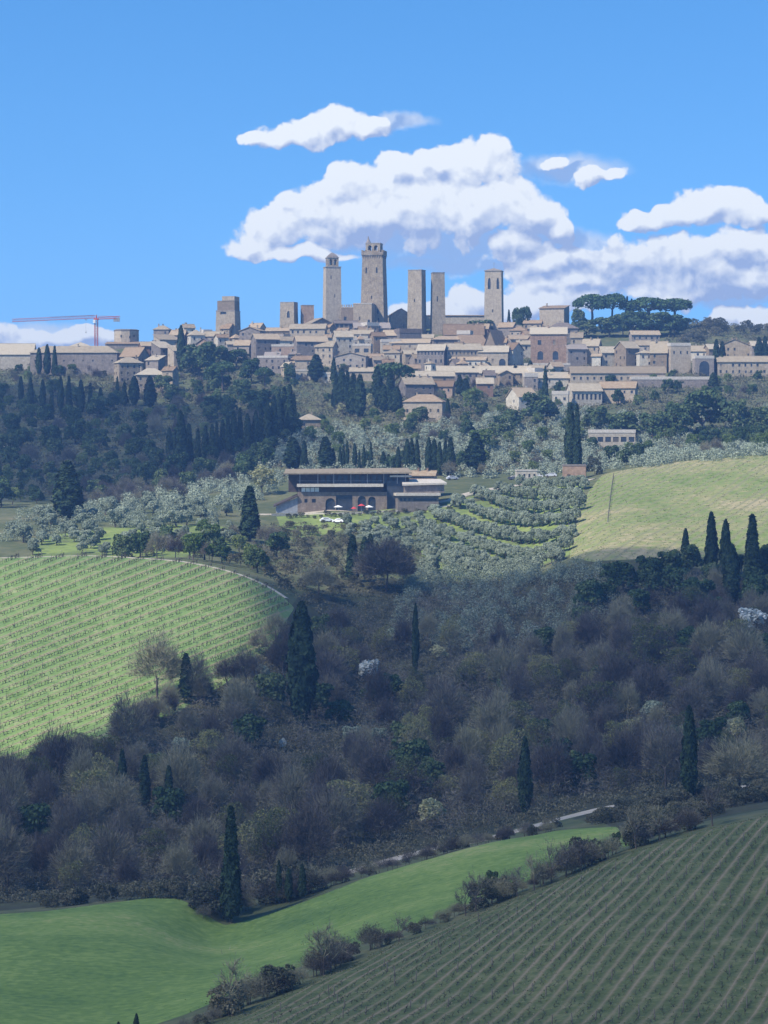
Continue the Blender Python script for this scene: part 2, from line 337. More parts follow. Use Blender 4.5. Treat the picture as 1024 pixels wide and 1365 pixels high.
P_HILL = wpoly([(px, d) for (px, py), d in zip(HILL_PX, HILL_D)]+[(1700, 300), (1700, 120), (180, 120)])
a_ = np.array(W(640, 0, hit(640, 1365, 180, 320)))[:2]; b_ = np.array(W(905, 0, hit(905, 1112, 180, 320)))[:2]
HDIR = (b_-a_)/np.linalg.norm(b_-a_); HNOR = np.array([-HDIR[1], HDIR[0]]); HSP = 1.6
m_hill = ground_mat('young_vineyard_turf', [(0.34, (0.05,0.065,0.025)), (0.48, (0.085,0.105,0.04)), (0.6, (0.13,0.14,0.06)), (0.72, (0.23,0.20,0.12))], 0.35, 2.2,
    bump=0.25, rows=(HNOR[0], HNOR[1], HSP, 0.0, [(0.0, (0.11,0.11,0.05)), (0.6, (0.16,0.13,0.08)), (0.9, (0.24,0.185,0.12))], (0.5, 1.0)))
hillfield = sheet('young_vineyard_field', P_HILL, m_hill)
MEAD = [(-300,1372),(-100,1372),(0,1385),(160,1380),(250,1352),(335,1312),(445,1272),(560,1232),(660,1190),(760,1153),(850,1124),(822,1102),(740,1108),(640,1128),(540,1155),(460,1182),(360,1218),(300,1236),(240,1200),(200,1198),(140,1205),(60,1215),(0,1219),(-300,1232)]
P_MEAD = hpoly(MEAD[:11], 240, 352)+hpoly(MEAD[11:], 340, 400)
m_mead = ground_mat('sown_meadow', [(0.36, (0.095,0.16,0.04)), (0.47, (0.14,0.21,0.05)), (0.55, (0.19,0.26,0.065)), (0.64, (0.29,0.30,0.10))], 0.035, 0.9, bump=0.3)
meadow = sheet('meadow', P_MEAD, m_mead)
WH = [(760,700),(785,655),(806,632),(860,622),(940,612),(1024,604),(1300,590),(1300,730),(1000,738),(880,745),(790,752),(760,745)]
P_WHEAT = hpoly(WH, 670, 900)
a_ = np.array(W(880, 0, hit(880, 720, 670, 900)))[:2]; b_ = np.array(W(1000, 0, hit(1000, 650, 670, 900)))[:2]
wd = (b_-a_)/np.linalg.norm(b_-a_)
m_wheat = ground_mat('young_wheat', [(0.38, (0.12,0.17,0.045)), (0.47, (0.19,0.23,0.075)), (0.54, (0.26,0.25,0.11)), (0.62, (0.36,0.30,0.17))], 0.022, 0.35, bump=0.3,
    rows=(-wd[1], wd[0], 3.0, 0.0, [(0.0, (0.28,0.24,0.14)), (0.5, (0.24,0.22,0.13)), (0.9, (0.2,0.19,0.11))], (0.35, 0.95)))
wheat = sheet('wheat_field', P_WHEAT, m_wheat)
m_lush = ground_mat('lush_grass', [(0.34, (0.10,0.10,0.05)), (0.46, (0.14,0.18,0.06)), (0.56, (0.20,0.25,0.07)), (0.7, (0.28,0.27,0.13))], 0.045, 0.35)
GROVE = [(560,700),(640,668),(700,648),(780,640),(775,690),(760,740),(700,760),(600,770),(560,740)]
grove_turf = sheet('olive_grove_turf', hpoly(GROVE, 700, 900), m_lush)
MED2 = [(40,742),(60,715),(120,705),(200,700),(300,703),(330,720),(250,742),(120,745)]
sheet('olive_meadow', hpoly(MED2, 672, 900), m_lush)
BANK = [(368,688),(440,683),(530,680),(610,668),(640,660),(600,700),(540,715),(460,705),(380,720)]
sheet('grass_bank', hpoly(BANK, 760, 900), m_lush)
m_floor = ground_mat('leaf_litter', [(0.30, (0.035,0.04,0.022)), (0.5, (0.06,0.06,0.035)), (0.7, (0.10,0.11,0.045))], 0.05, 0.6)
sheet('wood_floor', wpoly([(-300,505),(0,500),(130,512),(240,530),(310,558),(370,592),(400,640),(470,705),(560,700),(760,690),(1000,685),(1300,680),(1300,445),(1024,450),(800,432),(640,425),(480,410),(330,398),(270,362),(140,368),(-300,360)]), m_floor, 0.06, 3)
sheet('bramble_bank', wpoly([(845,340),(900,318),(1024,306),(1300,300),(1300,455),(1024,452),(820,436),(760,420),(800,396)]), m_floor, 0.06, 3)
m_track = noise_mat('pale_gravel', [(0.3, (0.34,0.28,0.21)), (0.7, (0.5,0.44,0.35))], 0.5, scale2=3)
def strip(name, pts, w, mat, lift=0.16):
    pts = np.array([W(px, 0, hit(px, py, a, b))[:2] for px, py, a, b in pts])
    seg = np.linalg.norm(np.diff(pts, axis=0), axis=1); t = np.concatenate([[0], np.cumsum(seg)]); s = np.arange(0, t[-1], 1.2)
    x = np.interp(s, t, pts[:, 0]); y = np.interp(s, t, pts[:, 1]); dx = np.gradient(x); dy = np.gradient(y); l = np.hypot(dx, dy)
    V = []; 
    for k in np.linspace(-0.5, 0.5, 5):
        px_, py_ = x-dy/l*k*w, y+dx/l*k*w; V.append(np.stack([px_, py_, zw(px_, py_)+lift-(0.5 if abs(k) > 0.45 else 0)], 1))
    V = np.stack(V, 1).reshape(-1, 3); n_ = len(s); q = np.array([(i*5+c, i*5+c+1, (i+1)*5+c+1, (i+1)*5+c) for i in range(n_-1) for c in range(4)])
    return tag(obj(name, mesh_np(name, V, q, [mat], smooth=True)), kind='structure')
strip('farm_track', [(440,1170,392,440),(520,1148,395,440),(600,1128,395,440),(700,1105,395,440),(800,1080,400,450),(900,1062,400,460),(1024,1046,400,470),(1100,1036,400,480)], 7.5, m_track)
strip('gravel_road', [(330,686,830,900),(440,680.5,830,900),(540,677,830,900),(600,668,840,900),(640,654,850,920),(700,645,860,930),(790,640,870,930)], 5.0, m_track)
strip('field_edge_path', [(-20,747,600,660),(60,743,600,660),(160,743,600,660),(270,754,600,660),(345,777,600,660),(386,802,590,660)], 3.0, m_track)
P_VINE_np = P_VINE
# ---------------------------------------------------------------- plant materials
G_ = lambda *c: tuple(c)
m_bark = noise_mat('bark', [(0.3, (0.07,0.055,0.045)), (0.7, (0.15,0.12,0.10))], 3, stretch=(1,1,0.3))
m_cyp = noise_mat('cypress_foliage', [(0.25, (0.012,0.028,0.014)), (0.55, (0.025,0.048,0.022)), (0.8, (0.05,0.075,0.03))], 0.8, island=0.5, objrand=0.2, transl=0.1)
m_oak = noise_mat('evergreen_foliage', [(0.2, (0.03,0.06,0.022)), (0.5, (0.06,0.10,0.04)), (0.8, (0.12,0.15,0.06))], 0.35, island=0.45, objrand=0.5, transl=0.15)
m_olive = noise_mat('olive_foliage', [(0.2, (0.14,0.17,0.11)), (0.5, (0.255,0.29,0.20)), (0.8, (0.38,0.42,0.30))], 0.8, island=0.3, objrand=0.3, transl=0.2)
m_spring = noise_mat('spring_foliage', [(0.2, (0.08,0.13,0.03)), (0.5, (0.13,0.18,0.055)), (0.8, (0.22,0.26,0.09))], 0.5, island=0.4, objrand=0.5, transl=0.3)
m_gold = noise_mat('pale_blossom_foliage', [(0.2, (0.22,0.22,0.09)), (0.5, (0.36,0.35,0.17)), (0.8, (0.5,0.48,0.28))], 0.5, island=0.4, objrand=0.3, transl=0.3)
m_white = noise_mat('white_blossom', [(0.2, (0.35,0.38,0.33)), (0.5, (0.55,0.57,0.52)), (0.8, (0.75,0.76,0.72))], 0.6, island=0.4, transl=0.3)
m_twig = noise_mat('bare_twigs', [(0.2, (0.075,0.062,0.056)), (0.42, (0.13,0.112,0.098)), (0.6, (0.18,0.165,0.12)), (0.8, (0.27,0.25,0.15))], 0.15, island=0.35, objrand=0.8)
m_pine = noise_mat('pine_needles', [(0.2, (0.025,0.055,0.02)), (0.5, (0.05,0.095,0.035)), (0.8, (0.09,0.14,0.05))], 0.6, island=0.5, objrand=0.2, transl=0.1)
m_bud = noise_mat('budding_leaves', [(0.2, (0.075,0.09,0.035)), (0.5, (0.14,0.15,0.055)), (0.8, (0.26,0.25,0.10))], 0.3, island=0.4, objrand=0.9, transl=0.25)
m_bush = noise_mat('scrub_foliage', [(0.2, (0.055,0.06,0.035)), (0.5, (0.10,0.10,0.06)), (0.8, (0.18,0.165,0.10))], 0.3, island=0.5, objrand=0.8, transl=0.15)
# ---------------------------------------------------------------- plant meshes
def unit(v): return v/np.maximum(np.linalg.norm(v, axis=-1, keepdims=True), 1e-9)
def leaf_quads(P, Nrm, size, aspect=1.0, up=0.0):
    """one irregular leaf-clump face at each point"""
    n = len(P); r = rng.normal(size=(n, 3)); r[:, 2] += up
    t = unit(r-np.sum(r*Nrm, 1, keepdims=True)*Nrm); b = np.cross(Nrm, t); s = np.asarray(size).reshape(-1, 1)*np.ones((n, 1))
    k = rng.uniform(0.6, 1.3, (n, 4, 1))
    V = np.stack([P+(-t*aspect*1.0-b*0.3)*s*k[:, 0], P+(-b*1.0+t*0.25)*s*k[:, 1], P+(t*aspect+b*0.25)*s*k[:, 2], P+(b*1.0-t*0.2)*s*k[:, 3]], 1)*1.0
    return V.reshape(-1, 3), np.arange(4*n).reshape(-1, 4)
def blob_points(blobs, n):
    """points near the skin of a union of ellipsoids (c, r)"""
    c = np.array([b[0] for b in blobs], float); r = np.array([b[1] for b in blobs], float)
    w = (r[:, 0]*r[:, 1]+r[:, 1]*r[:, 2]+r[:, 0]*r[:, 2]); w /= w.sum()
    k = rng.choice(len(blobs), n, p=w); d = unit(rng.normal(size=(n, 3))); d[:, 2] = np.where(d[:, 2] < -0.45, -d[:, 2]*0.6, d[:, 2]); d = unit(d)
    rad = 1-np.abs(rng.normal(0, 0.16, n)); P = c[k]+d*r[k]*rad[:, None]
    keep = np.ones(n, bool)
    for i in range(len(blobs)):
        q = np.linalg.norm((P-c[i])/r[i], axis=1); keep &= (q > 0.72) | (k == i)
    nn = unit(d/r[k]); return P[keep], nn[keep]
def crown_mesh(name, blobs, n, size, mat, spread=0.75, aspect=1.1):
    P, nn = blob_points(blobs, n); nrm = unit(nn+rng.normal(size=P.shape)*spread)
    V, Fq = leaf_quads(P, nrm, size*rng.uniform(0.6, 1.3, len(P)), aspect); return mesh_np(name, V, Fq, [mat])
def lumpy(R, H, z0, k, flat=1.0):
    """a crown of k sub-lumps around a main mass; R radius, H height, z0 underside"""
    B = [((0, 0, z0+H*0.5), (R*0.72, R*0.72, H*0.45))]
    for i in range(k):
        a = rng.uniform(0, 6.28); t = rng.uniform(0.15, 0.95); rr = R*rng.uniform(0.45, 0.78)*math.sqrt(max(0.12, 1-(t*1.05-0.35)**2)); s = R*rng.uniform(0.24, 0.44)
        B.append(((rr*math.cos(a), rr*math.sin(a), z0+H*t*0.92), (s, s, s*rng.uniform(0.7, 1.0)*flat)))
    return B
def trunk_mb(h, r, lean=0.1, limbs=4, top=0.7, spread=0.35, n=6):
    m = MB(); p = Vector((0, 0, -0.6)); q = Vector((0, 0, 0)); m.bar(p, q, r*1.35, r*1.1, n); pts = [q]
    for i in range(3):
        q = pts[-1]+Vector((random.uniform(-lean, lean)*h*0.3, random.uniform(-lean, lean)*h*0.3, h*0.33)); m.bar(pts[-1], q, r*(1.1-0.2*i), r*(0.9-0.2*i), n); pts.append(q)
    for i in range(limbs):
        a = 6.28*i/limbs+random.uniform(-.4, .4); b0 = pts[-2].lerp(pts[-1], random.random())
        b1 = b0+Vector((math.cos(a)*h*spread, math.sin(a)*h*spread, h*top*random.uniform(.5, .9))); m.bar(b0, b1, r*0.5, r*0.15, 4)
    return m
def join_meshes(name, parts):
    V, Fs, mi, mats = [], [], [], []
    b = 0
    for me in parts:
        n = len(me.vertices); co = np.empty(n*3, np.float32); me.vertices.foreach_get('co', co); V.append(co.reshape(-1, 3))
        mats.append(me.materials[0])
        for p in me.polygons: Fs.append(tuple(v+b for v in p.vertices)); mi.append(len(mats)-1)
        b += n
    out = mesh_np(name, np.concatenate(V), Fs, mats); out.polygons.foreach_set('material_index', np.array(mi, dtype=np.int32)); return out
PROTO = {}
def proto(kind, height, radius, trunk, crown):
    trunk = trunk.mesh('trunk', m_bark) if isinstance(trunk, MB) else trunk
    PROTO.setdefault(kind, []).append(dict(h=height, r=radius, trunk=trunk, crown=crown, whole=None))
for i in range(4):      # cypress 12 m high
    H, R, n = 12.0, [0.95, 1.15, 1.0, 1.25][i], 2600
    t = rng.uniform(0.02, 1, n)**0.9; a = rng.uniform(0, 6.28, n)
    prof = [np.minimum(1, (t/0.14)**0.6)*np.clip((1-t)/0.75, 0, 1)**0.55, np.minimum(1, (t/0.25)**0.6)*np.clip((1-t)/0.55, 0, 1)**0.6, np.minimum(1, (t/0.1)**0.5)*np.clip((1-t)/0.95, 0, 1)**0.7, np.minimum(1, (t/0.3)**0.7)*np.clip((1-t)/0.5, 0, 1)**0.5][i]
    lump = 1+0.13*np.sin(3*a+t*9+i)+0.10*np.sin(5*a-t*23)+0.08*np.sin(2*a+t*41)
    rad = R*prof*lump*(1-np.abs(rng.normal(0, 0.13, n)))+0.05
    P = np.stack([rad*np.cos(a), rad*np.sin(a), 0.5+t*(H-0.5)], 1); nn = unit(np.stack([np.cos(a), np.sin(a), np.full(n, 0.25)], 1)+rng.normal(size=(n, 3))*0.4)
    V, Fq = leaf_quads(P, nn, rng.uniform(0.16, 0.30, n), 1.7, up=2.5)
    proto('cypress', H, R, MB().lathe([(0.22, -0.6), (0.16, 1.2), (0.08, H*0.7)], 6), mesh_np('crown', V, Fq, [m_cyp]))
for i in range(4):      # olive 4.5 m
    proto('olive', 4.5, 2.3, trunk_mb(1.3, 0.2, 0.5, 4, 0.9, 0.7), crown_mesh('crown', lumpy(2.3, 4.0, 0.45, 10), 2600, 0.16, m_olive, 0.6))
for i in range(4):      # evergreen oak 9 m
    proto('oak', 9, 4.2, trunk_mb(3.0, 0.3, 0.2, 5, 1.0, 0.6), crown_mesh('crown', lumpy(4.2, 7.4, 1.4, 14), 2300, 0.36, m_oak))
for i in range(3):
    proto('spring', 9, 3.6, trunk_mb(3.2, 0.22, 0.2, 5, 1.1, 0.6), crown_mesh('crown', lumpy(3.4, 6.8, 2.0, 14), 1500, 0.30, m_spring, 1.0))
    proto('blossom', 7, 3.0, trunk_mb(2.2, 0.16, 0.2, 5, 1.1, 0.6), crown_mesh('crown', lumpy(2.8, 5.2, 1.6, 12), 1100, 0.22, m_white if i == 0 else m_gold, 1.2))
    proto('bush', 2.6, 1.9, MB().bar((0, 0, -.3), (0.1, 0, .9), .08, .05), crown_mesh('crown', lumpy(1.8, 2.5, 0.0, 9), 1800, 0.095, m_bush, 1.2))
def bare_tree(H, R, ntw, tw, up=0.75, seed=0, fan=0.6):
    rnd = random.Random(seed); r3 = np.random.default_rng(seed); tr = MB(); br = MB(); tips = []
    r0 = H*0.018
    def grow(p, d, L, r, lev, mb):
        q = p+d*L; mb.bar(p, q, r, r*0.68, 5 if lev == 0 else 3)
        if lev >= 3: tips.append((p, q, d)); return
        if lev >= 2: tips.append((p, q, d))
        for k in range(rnd.choice((3, 4)) if lev < 2 else 3):
            v = Vector((rnd.gauss(0, 1), rnd.gauss(0, 1), rnd.gauss(0.1, 0.6))).normalized()
            nd_ = (d*up+v*(0.75 if lev == 0 else 0.8)).normalized(); s = p.lerp(q, rnd.uniform(0.55, 1.0)) if k else q
            grow(s, nd_, L*rnd.uniform(0.55, 0.85), r*0.55, lev+1, br)
    tr.bar((0, 0, -.8), (0, 0, 0), r0*1.3, r0*1.1, 6)
    grow(Vector((0, 0, 0)), Vector((rnd.uniform(-.1, .1), rnd.uniform(-.1, .1), 1)).normalized(), H*0.32, r0, 0, tr)
    P0_ = np.array([t[0] for t in tips]); P1_ = np.array([t[1] for t in tips]); dd = np.array([t[2] for t in tips])
    k = r3.integers(0, len(tips), ntw); f = r3.uniform(0.1, 1.1, (ntw, 1)); b = P0_[k]*(1-f)+P1_[k]*f
    d = unit(dd[k]*0.7+r3.normal(size=(ntw, 3))*0.55+np.array([0, 0, 0.25])); Lt = H*r3.uniform(0.05, 0.12, (ntw, 1))
    sd = unit(np.cross(d, r3.normal(size=(ntw, 3))))*tw
    V = np.stack([b-sd, b+sd, b+d*Lt*0.6+sd*0.7, b+d*Lt], 1)
    nf = int(ntw*fan); V = V[:ntw-nf].reshape(-1, 3)
    c0 = np.array([0, 0, H*0.30]); ph = r3.normal(size=(nf, 3)); ph[:, 2] = np.abs(ph[:, 2])*0.9+0.05; ph = unit(ph); az = np.arctan2(ph[:, 1], ph[:, 0])
    lobe = 1+0.14*np.sin(3*az+seed)+0.10*np.sin(7*az+ph[:, 2]*9+seed*2)+0.08*np.sin(ph[:, 2]*17+az*4); rad = (r3.uniform(0.30, 1.0, nf)**0.6*lobe)[:, None]
    b = c0+ph*rad*np.array([R*0.86, R*0.86, H*0.58]); d = unit(ph*np.array([1, 1, 1.2])+r3.normal(size=(nf, 3))*0.38+np.array([0, 0, 0.25])); Lt = H*r3.uniform(0.05, 0.11, (nf, 1)); sd = unit(np.cross(d, r3.normal(size=(nf, 3))))*tw
    V = np.concatenate([V, np.stack([b-sd, b+sd, b+d*Lt*0.6+sd*0.7, b+d*Lt], 1).reshape(-1, 3)])
    top = max(V[:, 2].max(), 1); sc = H/top
    BV = np.array([tuple(v) for v in br.v]); V = np.concatenate([BV, V])*np.array([sc, sc, sc]); nb = len(BV)
    faces = [f_ for f_ in br.f]+[(nb+4*i, nb+4*i+1, nb+4*i+2, nb+4*i+3) for i in range(ntw)]
    rr = np.percentile(np.hypot(V[:, 0], V[:, 1]), 95)
    V[:, :2] *= R/rr if rr > R else 1
    return tr.mesh('trunk', m_bark), mesh_np('crown', V, faces, [m_twig])
for i in range(5):
    tr_, cr_ = bare_tree(11, 4.6, 7000, 0.026, seed=i+3, fan=[.7,.6,.7,.75,.6][i]); proto('bare', 11, 4.6, tr_, cr_)
for i in range(3):
    tr_, cr_ = bare_tree(5, 1.8, 900, 0.018, up=0.95, seed=i+31, fan=0.3); proto('sapling', 5, 2.0, tr_, cr_)
for i in range(4):   # budding tree: bare scaffold with a thin veil of young leaves
    tr_, cr_ = bare_tree(9, 3.6, 2200, 0.024, seed=i+131, fan=0.5); lf = crown_mesh('crown', lumpy(3.4, 7.0, 1.6, 14), 2600, 0.105, m_bud, 1.3)
    proto('bud', 9, 3.6, tr_, join_meshes('crown', [cr_, lf]))
# stone pine: bare trunk forking under a flat dome
for i in range(3):
    m = MB(); m.bar((0, 0, -.6), (.2, 0, 5), .42, .34, 7); m.bar((.2, 0, 5), (.1, .2, 8.2), .34, .26, 7)
    for k in range(6):
        a = 6.28*k/6+i; m.bar((.1, .1, 6.4+.25*k), (3.4*math.cos(a), 3.4*math.sin(a), 9.8), .17, .07, 5)
    B = [((0, 0, 8.9), (4.6, 4.6, 2.9))]
    for k in range(22): a = rng.uniform(0, 6.28); rr = 4.6*math.sqrt(rng.uniform(0.02, 1)); B.append(((rr*math.cos(a), rr*math.sin(a), 10.4-0.12*rr*rr+rng.uniform(-.5, .4)), (1.7, 1.7, 1.5)))
    proto('pine', 12, 5.8, m, crown_mesh('crown', B, 4200, 0.3, m_pine))
cnt = {}; AUTO = {}
KIND = {'cypress': ('cypress_tree', 'cypress'), 'olive': ('olive_tree', 'olive tree'), 'oak': ('evergreen_oak', 'evergreen tree'), 'spring': ('broadleaf_tree', 'broadleaf tree'),
        'blossom': ('blossoming_tree', 'blossoming tree'), 'bush': ('bush', 'bush'), 'bare': ('bare_tree', 'bare tree'), 'sapling': ('bare_sapling', 'sapling'), 'pine': ('stone_pine', 'pine tree'), 'bud': ('budding_tree', 'budding tree'), 'hedge': ('hedge_bush', 'bush'), 'bramble': ('bramble_bush', 'bramble')}
PROTO['bramble'] = PROTO['bush']; PROTO['hedge'] = list(PROTO['bush'][:1])
for i in range(4):
    tr_, cr_ = bare_tree(2.8, 1.7, 2600, 0.012, up=0.55, seed=i+61, fan=0.85); PROTO['hedge'].append(dict(h=2.8, r=1.7, trunk=tr_, crown=cr_, whole=None))
def plant(kind, px, D, h, w=None, label='', group=None, v=None, rz=None, sink=0.0, parts=None):
    """h, w in metres; w None keeps the plant's own proportions"""
    P = PROTO[kind]; p = P[random.randrange(len(P))] if v is None else P[v % len(P)]
    x, y, z = G(px, D); s = h/p['h']; sw = s if w is None else (w/2)/p['r']
    name, cat = KIND[kind]; hp = h*F/D; cnt[kind] = cnt.get(kind, 0)+1
    rz = random.uniform(0, 6.28) if rz is None else rz
    if (hp > 26 if parts is None else parts):
        e = empty(name, (x, y, z-sink), rz); e.scale = (sw, sw, s)
        obj('trunk', p['trunk'], e); obj('crown', p['crown'], e); o = e
    else:
        if p['whole'] is None: p['whole'] = join_meshes(name, [p['trunk'], p['crown']])
        o = obj(name, p['whole'], None, (x, y, z-sink)); o.rotation_euler = (0, 0, rz); o.scale = (sw, sw, s)
    tag(o, label, cat, group)
    if group and label and '#' in label: AUTO.setdefault(group, []).append((o, px, float(row_of(px, D))-hp*.5))
    return o
def at(kind, px, yt, yb, wpx, label, group=None, dmin=0, dmax=1560, D=None, v=None, **k):
    D = hit(px, yb, dmin, dmax) if D is None else D
    base = float(row_of(px, D)); h = max((base-yt)*D/F, 1.0); w = None if wpx is None else wpx*D/F
    return plant(kind, px, D, h, w, label, group, v, **k)
ORD = ['first','second','third','fourth','fifth','sixth','seventh','eighth','ninth','tenth','eleventh','twelfth','thirteenth','fourteenth','fifteenth','sixteenth','seventeenth','eighteenth']
def cypresses(phrase, lst, group, dmin=0, dmax=1560, D=None):
    lst = sorted(lst)
    for i, (px, yt, yb, w) in enumerate(lst):
        hh = yb-yt; sz = 'tall' if hh > 60 else ('small' if hh < 30 else 'slim' if w < 9 else 'dark')
        if w > 15: sz = 'broad'
        at('cypress', px, yt, yb, w, f'{sz} cypress, {ORD[i]} from the crane side {phrase}' if len(lst) > 1 else f'{sz} cypress {phrase}', group, dmin, dmax, D)
cypresses('in the trio below the long convent roof', [(52,464,502,8),(63,460,502,9),(73,462,502,8)], 'cypresses below the convent', 1200)
cypresses('in the row on the blue terrace', [(28,502,537,7),(41,504,547,8),(57,507,553,8),(69,520,553,6),(81,503,553,8),(92,502,550,9),(108,507,553,10),(120.5,511,555,8),(134,517,555,8),(156.6,502,528,4),(166,509,542,7),(179,502,542,13),(200,502,545,15)], 'cypresses in a row on the terrace', 1100)
cypresses('standing alone before the upper town houses', [(241.5,435,498,11)], None, 1200)
cypresses('in the dark wood under the umbrella pine', [(226,571,618,9),(241,549,632,16),(252,566,628,11),(264,572,622,8),(274,568,618,9),(283,566,618,9),(289,563,616,8),(297,560,614,9),(304,555,614,9),(312,549,606,10),(320,545,604,10),(330,552,604,11),(341,548,602,10)], 'cypresses in the dark wood', 950, 1300)
cypresses('in the thick clump above the stone restaurant', [(348,540,596,10),(357,536,596,10),(365,528,594,11),(372,526,590,11),(379,517,588,12),(386,514,588,13),(392,526,584,10)], 'cypresses in the thick clump', 1000, 1300)
cypresses('below the town wall', [(421.5,473,510,19),(445,478,512,8)], 'cypresses below the town wall', 1200)
cypresses('in the dark group beside the big green pine', [(448,500,545,12),(456,492,548,13),(463,496,550,12),(471,499,556,14),(480,500,558,15),(503,490,545,15),(512,513,550,13),(520,492,550,15),(529,516,552,14)], 'cypresses beside the big pine', 1100)
cypresses('in the line behind the restaurant roof', [(390.6,584,628,22),(405.6,588,628,9),(434,583,628,18),(444,598,626,7),(453.5,595,626,5),(458,594,626,5),(463,588,626,5),(473,591,626,6),(479,600,626,4),(485,593,626,5),(489,601,626,4),(494.5,590,626,6),(511,602,627,8),(518,606,627,8)], 'cypresses in the line behind the restaurant', 880, 1010)
cypresses('in the dense pack beside the restaurant annexe', [(531,596,630,7),(543,586,631,9),(549,585,631,10),(556,587,631,10),(572,584,634,10),(579,586,634,10),(586,590,634,10),(594,588,635,10),(601,584,636,14)], 'cypresses beside the annexe', 880, 1010)
cypresses('with a wide crown above the gravel road', [(634,577,632,24)], None, 880, 1010)
cypresses('of the pair above the brick hut', [(760.5,539,632,14),(769.5,541,632,12)], 'tall cypress pair', 860, 1010)
cypresses('above the farm roofs', [(597,532,565,7),(613,500,528,9),(621,505,532,12),(631,489,512,9),(687,488,512,12),(707,481,503,9)], 'cypresses above the farm roofs', 1080)
cypresses('standing needle-thin among the middle houses', [(727,489,543,7)], None, 1080)
cypresses('in front of the long roofed gallery', [(750,493,512,8),(757,495,512,6),(766,496,514,10)], 'cypresses before the gallery', 1100)
cypresses('before the upper right arcade houses'.replace('right ', ''), [(951,497,522,12),(955,453,500,10),(963,456,500,10),(1012,450,488,11),(1020,449,488,9)], 'cypresses before the arcade', 1150)
cypresses('on the skyline beside the stone pines', [(836,396,440,7),(842,399,440,7)], 'skyline cypresses', 1200)
cypresses('tiny on the skyline beside the church bell tower', [(678.5,413,436,4)], None, 1200)
cypresses('alone in the silver olives behind the sunny vineyard', [(90,616,697,36)], None, 760, 950)
cypresses('like a black flame beside the terrace slope', [(333,649,722,23)], None, 680, 900)
cypresses('beside the dark round tree on the slope', [(470,714,776,16),(486,716,752,12),(494,712,750,11)], 'cypresses beside the dark round tree', 690, 790)
cypresses('rising from the shaded wood below the vineyard crest', [(402,806,975,35)], None, 440, 640)
cypresses('at the vineyard foot beside the pale bare tree', [(248,872,940,17)], None, 480, 600)
cypresses('small and pointed at the foot of the wheat field', [(914,705,752,10)], None, 640, 800)
cypresses('in the ragged group at the wheat field edge', [(948.6,684,775,16),(967.5,694,785,15),(976,727,812,20),(1003,688,790,24)], 'ragged cypresses by the wheat', 600, 760)
cypresses('beside the farm track, the shorter of two', [(700,984,1089,17)], None, 400, 470)
cypresses('beside the farm track near the leaning tree', [(919,943,1071,20)], None, 400, 470)
cypresses('dark and tall on the green meadow corner', [(308,1078,1232,27)], None, 330, 420)
cypresses('among the grey wood above the meadow', [(163,1000,1075,13),(193,1008,1080,14),(225,1022,1090,13),(554,806,905,9)], 'shaded wood cypresses', 440, 640)
cypresses('low beside the meadow hedge', [(372,1148,1205,10),(385,1158,1205,10),(403,1152,1200,10)], 'small cypresses in the meadow hedge', 350, 420)
# stone pines
at('pine', 789, 391, 450, 56, 'stone pine with two domes on the skyline beside the square palace', 'skyline stone pines', 1300, D=1462, v=0)
at('pine', 817, 391, 450, 48, 'stone pine with a narrow dome nearest the skyline cypresses', 'skyline stone pines', 1300, D=1466, v=1)
at('pine', 866, 396, 450, 76, 'widest stone pine on the skyline, over pale shrubs', 'skyline stone pines', 1300, D=1464, v=2)
at('pine', 899, 397, 450, 62, 'outermost stone pine on the skyline beside the olive slope', 'skyline stone pines', 1300, D=1468, v=0)
at('pine', 297, 481, 522, 42, 'umbrella pine with pale green flat crown below the gate tower', 'pines below the walls', 1200, v=1)
at('oak', 335, 477, 512, 30, 'dark round tree beside the umbrella pine', 'pines below the walls', 1200)
at('pine', 353, 489, 520, 28, 'low umbrella pine next to the dark round tree', 'pines below the walls', 1200, v=2)
at('pine', 524, 482, 540, 66, 'big broad green pine above the dark cypress group', None, 1150, v=0)
def blob(kind, cx, cy, rx, ry, label, group=None, dmin=0, dmax=1560, D=None, **k):
    return at(kind, cx, cy-ry, cy+ry*1.02, rx*2, label, group, dmin, dmax, D, **k)
for a in [(265,480,26,22,'dark mass of evergreen beside the lone town cypress'),(290,477,22,16,'evergreen with grey top below the gate tower'),(315,478,18,14,'evergreen close under the gate tower wall'),
  (386,497,9,12,'light green rounded tree under the town wall'),(935,548,34,32,'largest dark evergreen on the slope below the arcade'),(905,560,22,24,'dark evergreen beside the largest one'),(975,556,24,24,'dark evergreen at the olive slope edge'),
  (795,560,19,17,'dark evergreen above the modern villa'),(834,566,24,18,'wide evergreen behind the modern villa roof'),(870,568,22,18,'evergreen between the villa and the largest evergreen'),
  (680,560,18,14,'dark evergreen among the middle olives'),(665,575,16,12,'low evergreen above the gravel yard'),(560,555,14,14,'dark tree below the farmhouse'),(283,540,17,14,'dark round tree above the blue wood'),
  (345,535,22,16,'round green tree behind the cypress clump'),(720,545,26,20,'dark tree beside the gabled farmhouse'),(1013,560,20,18,'evergreen above the long hedge')]:
    blob('oak', *a[:4], a[4], 'dark evergreens on the slope', 900)
for a in [(783,438,17,13,'evergreen thicket under the skyline pines'),(847,434,22,20,'dark thicket between the skyline pines'),(872,434,28,18,'bushy evergreens between the widest pine trunks'),(905,438,17,15,'evergreen below the outermost pine'),(812,434,20,12,'low evergreen under the narrow domed pine'),(831,430,13,14,'evergreen beside the skyline cypresses'),(893,440,22,20,'dark thicket under the widest pine'),(772,428,11,18,'evergreen beside the square palace'),(690,418,10,9,'dark tree with gaps beside the bell tower'),(700,416,9,9,'dark round tree on the skyline near the palace'),(640,438,20,12,'dark trees on the ruin below the nave')]:
    blob('oak', *a[:4], a[4], 'evergreens on the skyline', 1300, D=1440)
